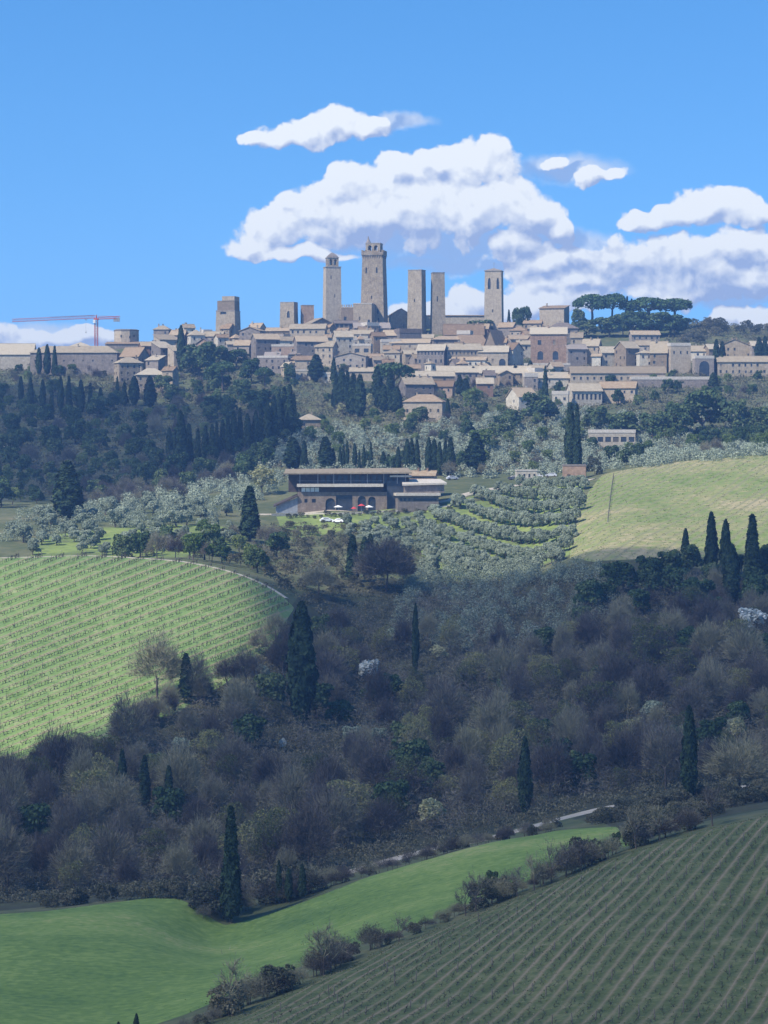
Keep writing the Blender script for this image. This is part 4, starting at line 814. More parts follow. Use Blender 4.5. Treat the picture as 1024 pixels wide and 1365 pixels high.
# ---------------------------------------------------------------- house builder
def atop(o, x):
    x0, x1, z0, z1, arch = o
    if not arch: return z1
    r = (x1-x0)/2; c = (x0+x1)/2; return z1-r+math.sqrt(max(r*r-(x-c)**2, 0))
def facade(mb, x0, x1, zb, ztop, ops, fn, depth=0.28):
    """wall between x0 and x1 from zb to ztop(x), with openings; fn(x, z, inset) -> point"""
    cuts = {x0, x1}
    if callable(ztop): cuts |= {(x0+x1)/2}; zt_ = ztop
    else: zt_ = lambda x: ztop
    for o in ops:
        cuts |= {o[0], o[1]}
        if o[4]: cuts |= {o[0]+(o[1]-o[0])*k/6 for k in (0.4, 1, 2, 3, 4, 5, 5.6)}
    cuts = sorted(c for c in cuts if x0-1e-6 <= c <= x1+1e-6)
    for a, b in zip(cuts[:-1], cuts[1:]):
        if b-a < 1e-5: continue
        m = (a+b)/2; lo = (zb, zb)
        for o in sorted([o for o in ops if o[0] < m < o[1]], key=lambda o: o[2]):
            mb.add([fn(a, lo[0], 0), fn(b, lo[1], 0), fn(b, o[2], 0), fn(a, o[2], 0)], [(0, 1, 2, 3)]); lo = (atop(o, a), atop(o, b))
            mb.add([fn(a, lo[0], 0), fn(b, lo[1], 0), fn(b, lo[1], depth), fn(a, lo[0], depth)], [(0, 1, 2, 3)])
        mb.add([fn(a, lo[0], 0), fn(b, lo[1], 0), fn(b, zt_(b), 0), fn(a, zt_(a), 0)], [(0, 1, 2, 3)])
    for o in ops:
        zs = atop(o, o[0]); mb.add([fn(o[0], o[2], 0), fn(o[0], zs, 0), fn(o[0], zs, depth), fn(o[0], o[2], depth)], [(0, 1, 2, 3)])
        mb.add([fn(o[1], o[2], 0), fn(o[1], zs, 0), fn(o[1], zs, depth), fn(o[1], o[2], depth)], [(0, 1, 2, 3)])
        mb.add([fn(o[0], o[2], 0), fn(o[1], o[2], 0), fn(o[1], o[2], depth), fn(o[0], o[2], depth)], [(0, 1, 2, 3)])
def pane_mesh(o, fn, depth, mat, name='window'):
    x0, x1, z0, z1, arch = o; m = MB(); xs = [x0, x1] if not arch else [x0+(x1-x0)*k/6 for k in (0, 0.4, 1, 2, 3, 4, 5, 5.6, 6)]
    V = [fn(x0, z0, depth), fn(x1, z0, depth)]+[fn(x, atop(o, x), depth) for x in reversed(xs)]; V2 = [fn(x0, z0, depth+.06), fn(x1, z0, depth+.06)]+[fn(x, atop(o, x), depth+.06) for x in reversed(xs)]
    n = len(V); m.add(V+V2, [tuple(range(n)), tuple(range(n, 2*n))[::-1]]+[(i, (i+1) % n, n+(i+1) % n, n+i) for i in range(n)]); return m.mesh(name, mat)
def slab(mb, pts, th=0.22):
    n = len(pts); V = [tuple(p) for p in pts]+[(p[0], p[1], p[2]-th) for p in pts]
    mb.add(V, [tuple(range(n)), tuple(range(n, 2*n))[::-1]]+[(i, n+i, n+(i+1) % n, (i+1) % n) for i in range(n)])
def auto_windows(w, h, dens=1.0, ww=1.0, wh=1.5, z0=0):
    ops = []; nf = max(1, int((h-z0-0.6)/3.1)); ncol = max(1, int(w/2.9))
    for f in range(nf):
        for c in range(ncol):
            if random.random() > 0.72*dens: continue
            cx = -w/2+w*(c+0.5)/ncol+random.uniform(-.25, .25); z = h-1.0-wh-f*3.1
            if z < z0+0.3: continue
            a = ww*random.uniform(.8, 1.15); ops.append((cx-a/2, cx+a/2, z, z+wh*random.uniform(.8, 1.05), False))
    return [o for o in ops if o[0] > -w/2+.3 and o[1] < w/2-.3]
def house(x0, x1, yr, ye, yb, typ, yaw, tone, label, roof=0, win='auto', name='stone_house', cat='house', D=None, dmin=1100, group='houses of the hill town', depth=None, dens=1.0, chim=None, buried=5.0, thing=True):
    cx = (x0+x1)/2; D = hit(cx, yb, dmin) if D is None else D; s = D/F
    Wd = (x1-x0)*s; zb = float(zw((cx-512)*s, D)); ztop = CZ+(HY-ye)*s; H = max(ztop-zb, 2.2); rise = max((ye-yr)*s, 0.0)
    dp = depth or min(max(rise*3.2, 7.0), 13.0); a = math.radians(yaw); w = max((Wd-abs(math.sin(a))*dp)/math.cos(a), Wd*0.45)
    off = (abs(math.sin(a))*dp/2)*(1 if yaw > 0 else -1)
    e = empty(name, ((cx-512)*s+ (0 if abs(yaw) < 1 else math.sin(a)*dp/2), D, zb), a) if thing else None
    tag(e, label, cat, group)
    m_w = WALLS[tone]; m = MB()
    ops = auto_windows(w, H, dens) if win == 'auto' else ([] if win is None else [(o[0]*w, o[1]*w, o[2] if o[2] >= 0 else H+o[2], o[3] if o[3] >= 0 else H+o[3], o[4]) for o in win])
    ffn = lambda x, z, d: (x, d, z)
    if typ == 'f': top = lambda x: H+rise*(1-abs(x)/(w/2))
    else: top = H
    facade(m, -w/2, w/2, -buried, top, ops, ffn)
    m.add([(-w/2, dp, -buried), (w/2, dp, -buried), (w/2, dp, H), (-w/2, dp, H)], [(3, 2, 1, 0)])
    sops = {}
    for sx in (-1, 1):
        fs = lambda y, z, d, sx=sx: (sx*(w/2-d), y, z)
        so = [] if win is None else [(o[0]+dp/2, o[1]+dp/2, o[2], o[3], o[4]) for o in auto_windows(dp, H, 0.55*dens)]
        if typ == 'g': tp = lambda y: H+rise*(1-abs(y-dp/2)/(dp/2))
        elif typ == 'm': tp = lambda y: H+rise*y/dp
        else: tp = H
        facade(m, 0, dp, -buried, tp, so, fs); sops[sx] = (so, fs)
    if typ == 'f': m.add([(-w/2, dp, H), (w/2, dp, H), (0, dp, H+rise)], [(0, 1, 2)])
    if typ == 'm': m.add([(-w/2, dp, H), (w/2, dp, H), (w/2, dp, H+rise), (-w/2, dp, H+rise)], [(0, 1, 2, 3)])
    m.build('wall', m_w, e)
    r = MB(); ov = 0.5; k = rise/(dp/2) if dp else 0; e0 = 0.03
    if typ == 'g':
        A = [(-w/2-ov, -ov, H-k*ov+e0), (w/2+ov, -ov, H-k*ov+e0), (w/2+ov, dp/2, H+rise+e0), (-w/2-ov, dp/2, H+rise+e0)]
        B_ = [(x, dp-y, z) for x, y, z in A]; slab(r, [(x, y, z+.2) for x, y, z in A]); slab(r, [(x, y, z+.2) for x, y, z in reversed(B_)])
        r.bar((-w/2-ov, dp/2, H+rise+.27), (w/2+ov, dp/2, H+rise+.27), .14, n=5)
    elif typ == 'f':
        k = rise/(w/2)
        for sx in (-1, 1): slab(r, [(sx*(w/2+ov), -ov, H-k*ov+.23), (0, -ov, H+rise+.23), (0, dp+ov, H+rise+.23), (sx*(w/2+ov), dp+ov, H-k*ov+.23)])
    elif typ in ('h', 'p'):
        L_ = max(w/2-dp/2, 0.01) if typ == 'h' else 0.01; c = [(-w/2-ov, -ov), (w/2+ov, -ov), (w/2+ov, dp+ov), (-w/2-ov, dp+ov)]; z0 = H+.02
        V = [(x, y, z0) for x, y in c]+[(x, y, z0+.18) for x, y in c]+[(-L_, dp/2, H+rise+.2), (L_, dp/2, H+rise+.2)]
        r.add(V, [(0, 3, 2, 1), (0, 1, 5, 4), (1, 2, 6, 5), (2, 3, 7, 6), (3, 0, 4, 7), (4, 5, 9, 8), (5, 6, 9), (6, 7, 8, 9), (7, 4, 8)])
    elif typ == 'm':
        k = rise/dp; slab(r, [(-w/2-ov, -ov, H-k*ov+.23), (w/2+ov, -ov, H-k*ov+.23), (w/2+ov, dp+ov, H+rise+k*ov+.23), (-w/2-ov, dp+ov, H+rise+k*ov+.23)])
    else:
        r.box(-w/2-.15, w/2+.15, -.15, dp+.15, H+.003, H+max(rise, .35))
    ro = r.build('roof', ROOFS[roof] if typ != 't' else (m_trim if roof != 2 else ROOFS[2]), e)
    for i in range(chim if chim is not None else random.choice([0, 1, 1, 2])):
        if typ == 't': break
        c = MB(); X = random.uniform(-w*.38, w*.38); Y = dp*random.uniform(.4, .7); zz = H+rise*.5; c.box(X-.3, X+.3, Y-.3, Y+.3, zz, H+rise+1.0); c.box(X-.4, X+.4, Y-.4, Y+.4, H+rise+1.0, H+rise+1.15); c.build('chimney', m_w, ro)
    for o in ops:
        wd = obj('window', pane_mesh(o, ffn, .2, m_glass if random.random() < .8 else m_shut), e)
        if o[1]-o[0] < 1.6 and o[3]-o[2] < 2:
            sl_ = MB().box(o[0]-.12, o[1]+.12, -.1, .05, o[2]-.14, o[2]-.003); obj('sill', sl_.mesh('sill', m_trim), wd)
    for sx in (-1, 1):
        if (sx == -1) == (yaw > 3) or (sx == 1) == (yaw < -3) or abs(yaw) <= 3:
            so, fs = sops[sx]
            for o in so: obj('window', pane_mesh(o, fs, .2, m_glass), e)
    return e, w, H, dp, zb
LW = lambda *rows: [(a-wd/2, a+wd/2, zb_, zt__, ar) for (n_, wd, zb_, zt__, ar) in rows for a in [(-0.5+(i+0.5)/n_) for i in range(n_)]]
T = [
 (-25,44,458,472,494,'g',0,2,'long low convent block at the picture edge with pale roof',1),
 (40,158,461,470.5,500,'h',-3,1,'wide convent wing with long hipped roof under the crane',1),
 (150,190,476,484,512,'h',22,0,'square house with flaring eaves at the convent corner',1),
 (160,197,463,475,502,'g',-12,0,'house with steep pale roof just under the round tower',0),
 (178,222,491,500,524,'h',6,0,'low wide house with hipped roof above the terrace cypresses',1),
 (194,219,474,480,504,'m',-14,1,'narrow house with one sloping roof above the hipped one',1),
 (216,237,489,494,525,'g',-20,0,'tall three storey house ending the lower row by the olive slope',0),
 (184,214,456,461,484,'g',10,3,'rosy house on the lane beside the round tower',0),
 (204,238,446,453,476,'m',16,0,'house with the topmost of the stepped sloping roofs',1),
 (200,232,455,464,488,'m',18,1,'house with the middle stepped sloping roof',1),
 (222,246,460,468,492,'m',14,0,'house with the lowest stepped sloping roof by the lone cypress',1),
 (226,250,440,446,466,'g',-10,0,'small skyline house behind the lone town cypress',0),
 (247,273,439,447,468,'h',10,2,'pale house with bright roof next to the lone town cypress',1),
 (271,300,442,448,466,'g',-8,1,'row house between the bright roof and the gate tower',1),
 (319,353,436,441,474,'f',-12,1,'steep gabled house leaning on the gate tower',0),
 (334,373,445,452,482,'g',12,1,'tall house with four small windows in the first town row',0),
 (354,400,437,441,458,'g',-6,0,'low skyline house before the pair of stub towers',0),
 (356,400,449,454,474,'g',6,2,'house with two dark windows under the skyline roofs',1),
 (386,436,432,438,462,'g',-5,0,'long skyline house under the stub towers',1),
 (362,394,459,462,486,'t',0,3,'flat topped brick house in the first town row',0),
 (391,437,448,455,488,'g',8,1,'tall narrow windowed palace left of the low roofed house'.replace('left of','beside'),0),
 (343,387,474,477,498,'t',-6,1,'low house with paired windows above the umbrella pine',0),
 (420,450,455,462,490,'g',-10,0,'house with pale pitched roof above the pointed cypress',1),
 (404,445,424,432,455,'f',14,0,'gabled stone house with slit window below the belfry tower',1),
 (443,471,441,449,478,'g',7,2,'house with three small windows under the pale roof below the loggia',1),
 (466,500,440,445,462,'g',-8,2,'pale house with bright eaves beneath the great tower',1),
 (464,500,451,454,470,'t',4,2,'house with a row of arcade windows beneath the great tower',0),
 (470,497,458,461,487,'t',-5,0,'square house with paired wide windows in the middle row',0),
 (447,492,470,475,496,'f',-8,1,'broad gabled house with two small windows over the cypress tops',0),
 (493,514,443,448,472,'g',10,0,'narrow house with bright corner under the church gable',0),
 (510,548,440,447,470,'g',-6,1,'house with two tall windows below the church gable',0),
 (507,534,452,456,476,'t',3,2,'pale terrace house below the church gable',0),
 (512,538,466,471,488,'h',-9,2,'hipped house above the big green pine',1),
 (495,521,476,480,497,'g',6,1,'little low house behind the big green pine',1),
 (526,562,438,444,472,'t',12,1,'dark ruined bastion under the twin plain towers',2),
 (554,579,446,450.5,466,'g',-3,1,'house with a white canopy roof below the twin plain towers',1),
 (536,562,467,472,492,'g',8,0,'house with pale roof at the end of the long windowed row',1),
 (556,597,459,467,497,'g',-7,1,'house with four windows under the eaves in the long row',1),
 (592,642,458,466,496,'g',5,0,'longest house of the windowed row below the nave',1),
 (638,680,461,469,496,'g',-4,0,'house with the tall arch at the end of the windowed row',1),
 (672,699,457,466,494,'g',-32,2,'bright corner house beside the square palace',0),
 (645,678,440,463,474,'f',-18,0,'church with steep gable before the bell tower',0),
 (612,652,446,461,474,'m',8,0,'lean-to nave roof attached before the church gable',0),
 (582,647,488,496,513,'g',3,1,'long low roofed barn under the windowed row',1),
 (640,709,488,497,514,'g',-4,0,'long low house with pale roof above the middle cypresses',1),
 (676,713,447,452,470,'g',9,1,'cottage with grey roof among the jumble by the palace',0),
 (680,706,435,441,458,'h',-9,0,'small cottage highest in the jumble by the palace',0),
 (694,718,441,446,463,'g',14,3,'rosy cottage in the jumble by the palace',0),
 (664,690,430,436,454,'g',-12,1,'cottage at the foot of the bell tower',0),
 (688,713,454,459,478,'g',5,2,'pale cottage touching the square palace',1),
 (698,724,427,431,450,'g',-6,0,'low cottage on the skyline between bell tower and palace',0),
 (752,783,459,465,490,'g',9,1,'small dark roofed house at the palace corner',2),
 (761,779,443,450,474,'g',-4,0,'narrow upper house with pale roof behind the palace corner',1),
 (776,804,452,461,488,'g',-8,0,'house with bright roof below the first stone pine',1),
 (799,825,462,470,490,'g',5,2,'house with wide pale roof above the long gallery',1),
 (789,804,472,475,491,'g',-6,2,'tiny white house above the long gallery',0),
 (821,853,455,464,492,'g',16,0,'house with two slanted roofs above the gallery end',1),
 (846,870,454,460,478,'g',-9,1,'upper house with flat pale roof in the right hand row'.replace(' in the right hand row',' behind the slanted roofs'),1),
 (850,870,467,471,495,'h',5,2,'small square house with pyramid roof above the gallery',1),
 (867,894,455,470,497,'g',-5,0,'house with steep roof and three windows in the arcade row',1),
 (892,921,457,461,499,'t',4,0,'tall plain house with roof terrace in the arcade row',0),
 (919,947,461,468,484,'g',-6,2,'house with pale roof above the great arch',1),
 (925,952,474,478,502,'t',3,1,'building with the great dark arch beside the cypress pair',0),
 (940,962,459,465,486,'g',9,0,'small house behind the arcade cypresses',1),
 (958,1007,452,461,482,'f',-7,0,'wide gabled house above the town end wall',0),
 (999,1040,455,461,484,'g',6,1,'last house of the row at the picture edge',1),
 (957,1040,475,482,503,'g',-3,0,'long low building with pale roof before the gabled house',1),
 (761,887,488.5,497,516,'g',0,0,'long gallery with tiled roof and a line of small windows',1),
 (698,766,496,504,518,'m',3,2,'low pale building joined before the long gallery',1),
 (842,952,502,506,517,'t',0,1,'long terrace wall under the arcade row',0),
 (799,852,509,517,538,'g',-8,0,'farmhouse with rosy corner above the slope olives',0),
 (756,803,511,521,542,'g',7,2,'pale house with a band of five windows above the slope olives',1),
 (736,760,521,526,546,'t',-4,2,'small white house with two dark windows beside the needle cypress',0),
 (676,717,517,529,549,'g',24,2,'pale gabled farmhouse alone on the middle slope',0),
 (538,596,526,536,562,'h',-7,0,'large hipped farmhouse with sunken windows below the town',0),
 (532,579,502,512,532,'g',9,1,'farmhouse with slanting pale roof behind the large hipped one',1),
 (575,607,508,515,531,'g',-6,3,'rosy farmhouse next to the dark pointed cypress',0),
 (546,606,495,501,517,'g',4,0,'long farm building under the windowed row',1),
 (395,428,552,560,578,'h',8,0,'little farmhouse alone above the restaurant cypresses',1),
 (1,23,599,604,619,'g',12,2,'tiny white house in the shaded wood at the picture edge',1),
 (430,466,496,499,512,'t',-3,2,'low white garden building under the town wall',0),
 (388,424,492,495,507,'t',2,2,'long low shed with white roof edge by the pointed cypress',0),
 (466,505,490,495,508,'g',-4,0,'low roofed shed between cypress tops and pine',1),
 (700,760,484,487,500,'t',0,1,'terrace wall under the square palace',0),
 (592,645,432,446,456,'g',0,0,'long tiled roof building under the cathedral nave',0),
 (300,336,455,459,474,'g',6,1,'house hugging the foot of the gate tower',1),
 (600,650,476,480,498,'g',-6,2,'low house tucked under the windowed row',0),
 (470,520,430,437,452,'g',4,1,'dark roofed house at the foot of the great tower',2),
 (520,575,452,457,478,'g',-5,0,'house with long roof in the middle of the town',0),
 (575,625,448,453,470,'h',6,1,'hipped house under the cathedral wing',0),
 (840,880,441,446,462,'g',4,1,'house half hidden under the widest pine',0),
 (500,560,486,491,504,'g',3,0,'low house behind the big pine crown',0),
]
ARCH = {'long low convent': None, 'wide convent wing': LW((9,.018,-4.4,-3.4,False)), 'house with the tall arch': [(0.20,0.42,-11.5,-3.5,True),(-0.3,-0.22,-7,-5,True),(-0.05,0.02,-5,-3.5,False)], 'building with the great dark arch': [(-0.28,0.26,-9.0,-1.2,True)],
 'house with a row of arcade': LW((6,0.09,-2.9,-0.9,True)), 'square house with paired wide': LW((2,0.26,-3.4,-1.4,False))+[(-0.2,-0.1,-7,-5.4,False)], 'long gallery': LW((14,0.022,-3.3,-1.9,False)),
 'pale house with a band of five': LW((7,0.075,-4.0,-1.4,False)), 'longest house of': LW((9,0.045,-2.6,-1.0,False))+[(a,a+.05,-7,-5.2,False) for a in (-.42,-.3,-.02,.06,.3)]+[(.38,.43,-7.4,-4.6,True)],
 'house with four windows': LW((8,0.055,-2.4,-0.7,False),(5,0.07,-6.4,-4.6,False)), 'gabled stone house with slit': [(.1,.16,-3.6,-1.2,True)], 'dark ruined': None, 'long terrace wall': None, 'terrace wall under': None,
 'low pale building joined': LW((5,0.04,-2.2,-1.0,False)), 'large hipped farmhouse': LW((5,0.05,-4.4,-3.0,False),(2,0.16,-8.4,-6.8,False)), 'tall plain house with roof': LW((3,.08,-4,-2.6,False))}
for (x0, x1, yr, ye, yb, typ, yaw, tone, label, rf) in T:
    w_ = 'auto'; yaw = yaw*1.7 if x1-x0 < 60 and abs(yaw) < 20 else yaw
    for k_, v_ in ARCH.items():
        if label.startswith(k_): w_ = v_
    nm = 'stone_house'
    if 'wall' in label.split()[:3] : nm = 'terrace_wall'
    if label.startswith('church'): nm = 'church'
    house(x0, x1, yr, ye, yb, typ, yaw, tone, label, rf, w_, name=nm, cat='wall' if nm == 'terrace_wall' else 'church' if nm == 'church' else 'house', D=hit((x0+x1)/2, yb, 1100) if yb > 470 else min(hit((x0+x1)/2, yb, 1100), 1458), group='farmhouses on the slope' if yb > 520 else 'houses of the hill town')
# great square palace: two small and two walled-up windows; the blank palace above it
house(707.5, 757.5, 436, 445, 489, 'g', -4, 3, 'square brick palace with two big blocked windows', 1, [(-.30,-.20,-5.6,-3.2,False),(.12,.19,-5.2,-3.4,False),(-.31,-.15,-13.2,-8.8,True),(.11,.27,-13.2,-8.8,True)], name='palace', cat='palace', depth=12)
house(719.5, 761, 406, 411, 452, 'm', -16, 0, 'blank walled palace rising behind the square brick palace', 0, None, name='palace', cat='palace', depth=14, D=1440, chim=1)
house(730, 771, 430, 438, 462, 'h', 3, 1, 'house with slate dark hipped roof between the two palaces', 2, name='stone_house', D=1418)
# cathedral nave and its low wing, church gable, battlemented palace
house(566, 650, 418.5, 421, 452, 'm', 0, 2, 'long plain cathedral nave on the ridge between towers', 0, None, name='cathedral_nave', cat='church', depth=16, D=1462, chim=0)
house(516, 549, 411.5, 420, 452, 'f', 8, 0, 'church gable with round top beside the great tower', 0, [(.08,.16,-8,-5,True)], name='church', cat='church', depth=16, D=1455, chim=0)
house(471, 500, 404, 405, 452, 't', -10, 0, 'plain block of the civic palace in front of the great tower', 0, [(.28,.40,-12,-8.6,True),(.26,.42,-18,-14.4,True),(-.2,-.12,-9,-7,False)], name='palace', cat='palace', depth=10, D=1430)
e, w, H, dp, zb = house(455, 474, 409.5, 410, 450, 't', -4, 0, 'palace wing topped by forked battlements beside the belfry tower', 0, [(-.3,-.1,-7,-5,False)], name='palace', cat='palace', depth=9, D=1434)
for i in range(6):
    X = -w/2+.4+i*(w-.8)/5
    MB().box(X-.36, X+.36, -.05, .6, H+.36, H+1.5).add([(X-.36,-.05,H+1.5),(X-.1,-.05,H+1.5),(X-.36,-.05,H+1.9),(X-.36,.6,H+1.5),(X-.1,.6,H+1.5),(X-.36,.6,H+1.9),(X+.36,-.05,H+1.5),(X+.1,-.05,H+1.5),(X+.36,-.05,H+1.9),(X+.36,.6,H+1.5),(X+.1,.6,H+1.5),(X+.36,.6,H+1.9)], [(0,1,2),(3,5,4),(0,2,5,3),(1,4,5,2),(6,8,7),(9,10,11),(6,9,11,8),(7,8,11,10)]).build('merlon', WALLS[0], e)
house(445, 477, 427.5, 431, 454, 'g', 5, 1, 'house with a dark roofed loggia below the battlements', 2, LW((5,.13,-3.0,-.5,False)), D=1424)
# ---------------------------------------------------------------- towers
def tower(x0, x1, yt, xb0, xb1, yb, yaw, tone, label, D=1440, ops=(), extra=None, cap=True, name='stone_tower'):
    s = D/F; cx = (x0+x1)/2; zb = float(zw((cx-512)*s, D))-3; zt_ = CZ+(HY-yt)*s; H = zt_-zb; a = math.radians(yaw); k = math.cos(a)+abs(math.sin(a))
    wt_, wb_ = (x1-x0)*s/k, (xb1-xb0)*s/k; zv = CZ+(HY-yb)*s-zb; slope = (wb_-wt_)/max(H-zv, 1)
    half = lambda z: (wt_+slope*(H-z))/2
    e = empty(name, ((cx-512)*s, D, zb), a); tag(e, label, 'tower', 'medieval stone towers'); m = MB(); wins = []
    for q in range(4):
        ca, sa = math.cos(q*math.pi/2), math.sin(q*math.pi/2)
        def fn(x, z, d, ca=ca, sa=sa):
            hh = half(z); X = x*hh; Y = -(hh-d); return (X*ca-Y*sa, X*sa+Y*ca, z)
        o_ = [(o[1], o[2], H-o[3]*s, H-o[4]*s, o[5]) for o in ops if q in o[0]]
        # split the shaft in courses so the taper is followed
        facade2(m, o_, H, fn); wins += [(o, fn) for o in o_]
    m.add([(-wt_/2, -wt_/2, H), (wt_/2, -wt_/2, H), (wt_/2, wt_/2, H), (-wt_/2, wt_/2, H)], [(0, 1, 2, 3)])
    m.build('shaft', WALLS[tone], e)
    for o, fn in wins:
        V = [fn(o[0], o[2], .45), fn(o[1], o[2], .45), fn(o[1], o[3], .45), fn(o[0], o[3], .45)]; V2 = [fn(o[0], o[2], .55), fn(o[1], o[2], .55), fn(o[1], o[3], .55), fn(o[0], o[3], .55)]
        obj('window', MB().add(V+V2, [(0, 1, 2, 3), (7, 6, 5, 4), (0, 4, 5, 1), (1, 5, 6, 2), (2, 6, 7, 3), (3, 7, 4, 0)]).mesh('window', m_glass), e)
    if cap: h = wt_/2+.12; MB().box(-h, h, -h, h, H+.004, H+.45).build('coping', WALLS[1], e)
    if extra: extra(e, wt_, H, s)
    return e
def facade2(m, ops, H, fn, depth=.45):
    # unit-width face (-1..1); arch tops scaled to the real half width
    class _: pass
    cuts = sorted({-1.0, 1.0} | {o[0] for o in ops} | {o[1] for o in ops} | {o[0]+(o[1]-o[0])*k/6 for o in ops if o[4] for k in range(1, 6)})
    def top(o, x):
        if not o[4]: return o[3]
        c = (o[0]+o[1])/2; r = (o[1]-o[0])/2; R = min(3.2, (o[3]-o[2])*.4); return o[3]-R+R*math.sqrt(max(1-((x-c)/r)**2, 0))
    for a, b in zip(cuts[:-1], cuts[1:]):
        mid = (a+b)/2; lo = (0, 0)
        for o in sorted([o for o in ops if o[0] < mid < o[1]], key=lambda o: o[2]):
            m.add([fn(a, lo[0], 0), fn(b, lo[1], 0), fn(b, o[2], 0), fn(a, o[2], 0)], [(0, 1, 2, 3)]); lo = (top(o, a), top(o, b)); m.add([fn(a, lo[0], 0), fn(b, lo[1], 0), fn(b, lo[1], depth), fn(a, lo[0], depth)], [(0, 1, 2, 3)])
        m.add([fn(a, lo[0], 0), fn(b, lo[1], 0), fn(b, H, 0), fn(a, H, 0)], [(0, 1, 2, 3)])
    for o in ops:
        for x in (o[0], o[1]): m.add([fn(x, o[2], 0), fn(x, top(o, x), 0), fn(x, top(o, x), depth), fn(x, o[2], depth)], [(0, 1, 2, 3)])
        m.add([fn(o[0], o[2], 0), fn(o[1], o[2], 0), fn(o[1], o[2], depth), fn(o[0], o[2], depth)], [(0, 1, 2, 3)])
# ops: (faces, x0, x1 in half widths, bottom px below top, top px below top, arch)
def open_lantern(e, h0, w, hh, mat, z0, piers=.2, holes=2, drop=0.9):
    """square belfry stage with real openings: corner piers, mid piers, arched heads"""
    m = MB(); r = w/2
    for q in range(4):
        ca, sa = math.cos(q*math.pi/2), math.sin(q*math.pi/2)
        for inset in (0, .5):
            fn = lambda x, z, d, ca=ca, sa=sa, inset=inset: ((x*(r-inset)/r)*ca+(r-inset-d)*sa, (x*(r-inset)/r)*sa-(r-inset-d)*ca, z)
            ops = []
            for i in range(holes):
                a = -r+piers*w+(w-2*piers*w+piers*w)*i/holes; b = a+(w-2*piers*w+piers*w)/holes-piers*w; ops.append((a, b, z0+hh*.18, z0+hh*drop, True))
            facade(m, -r, r, z0, z0+hh, ops, fn, .5 if inset == 0 else 0.01)
    m.build('belfry', mat, e)
def bell_top(e, wt_, H, s):
    h = wt_/2+.25; MB().box(-h, h, -h, h, H+.004, H+.5).build('string_course', WALLS[1], e)
    w = 16.5*s/1.12; hh = 11.5*s; open_lantern(e, 0, w, hh, WALLS[0], H+.5, .17, 2, .85)
    z = H+.5+hh; r = w/2+.25; MB().box(-r, r, -r, r, z+.003, z+.4).build('cornice', WALLS[1], e)
    m = MB(); m.lathe([(r*1.25, z+.404), (r*1.1, z+1.1), (r*.75, z+2.0), (r*.35, z+2.7), (.12, z+3.1)], 4, rot=math.pi/4); m.build('dome', WALLS[1], e)
def great_top(e, wt_, H, s):
    m = MB(); n = 5; h = wt_/2+.45
    for q in range(4):
        ca, sa = math.cos(q*math.pi/2), math.sin(q*math.pi/2)
        for i in range(9):
            x = -wt_/2+.5+i*(wt_-1)/8; V = [(x-.22, -wt_/2, H-2.2), (x+.22, -wt_/2, H-2.2), (x+.22, -h, H-.3), (x-.22, -h, H-.3), (x-.22, -h, H), (x+.22, -h, H), (x-.22, -wt_/2, H), (x+.22, -wt_/2, H)]
            m.add([(a*ca-b*sa, a*sa+b*ca, c) for a, b, c in V], [(0, 1, 2, 3), (3, 2, 5, 4), (0, 3, 4, 6), (1, 7, 5, 2)])
    m.build('corbels', WALLS[1], e)
    b = MB(); b.box(-h, h, -h, h, H+.004, H+1.6)
    for q in range(4):
        ca, sa = math.cos(q*math.pi/2), math.sin(q*math.pi/2)
        for i in range(7):
            x = -h+.5+i*(2*h-1)/6; V = [(x+dx, -h+dy, H+1.6+dz) for dz in (0, 1.2) for dx, dy in ((-.45, 0), (.45, 0), (.45, .5), (-.45, .5))]
            b.add([(a*ca-c*sa, a*sa+c*ca, z) for a, c, z in V], [(0, 1, 5, 4), (1, 2, 6, 5), (2, 3, 7, 6), (3, 0, 4, 7), (4, 5, 6, 7)])
    b.build('battlement', WALLS[0], e)
    w = 22.5*s/1.15; hh = 11.5*s; open_lantern(e, 0, w, hh, WALLS[0], H+1.6, .16, 2, .82); z = H+1.6+hh; r = w/2+.15
    MB().box(-r, r, -r, r, z+.003, z+.5).build('belfry_roof', WALLS[1], e)
    t = MB(); X = -w/2+.9; t.lathe([(1.5, z-2), (1.4, z+.9), (.55, z+2.6), (.08, z+4.6)], 8, c=(X, -.6)); t.build('spire', WALLS[1], e)
def cross_top(e, wt_, H, s):
    h = wt_/2+.3; MB().box(-h, h, -h, h, H+.004, H+.35).build('cornice', WALLS[1], e)
    MB().lathe([(h*1.38, H+.355), (.1, H+1.9)], 4, rot=math.pi/4).build('roof', ROOFS[2], e)
    MB().bar((0, 0, H+1.7), (0, 0, H+5.2), .1).bar((-.7, 0, H+4.2), (.7, 0, H+4.2), .08).build('cross', m_metal, e)
tower(431, 454.7, 357, 431.5, 457.5, 430, 12, 0, 'tower with open domed belfry, left of the great tower'.replace('left of', 'beside'), 1440, [((0,), -.4, -.25, 16, 11, False), ((0,), .1, .2, 40, 35, False), ((1,), -.1, .1, 30, 24, False)], bell_top, cap=False)
tower(483.2, 514.6, 341, 483, 519, 414, -10, 0, 'tallest great tower with battlements and corner spire', 1446, [((0,), -.65, -.5, 24, 16, True), ((0,), .35, .5, 24, 16, True), ((0,), .42, .58, 78, 71, True), ((0,), .46, .62, 90, 83, True), ((0,), -.1, .0, 58, 54, False), ((1,), -.2, .1, 40, 34, True)], great_top, cap=False)
tower(544, 567.5, 361, 544.3, 569.8, 430, -18, 0, 'wider of the plain twin towers, sheer and flat topped', 1440, [((0,), -.1, .05, 42, 38, False), ((1,), -.1, .1, 60, 56, False)])
tower(575, 592.6, 364.5, 575, 595, 430, 7, 0, 'slimmer of the plain twin towers with one slit', 1443, [((0,), -.3, -.12, 38, 31, False)])
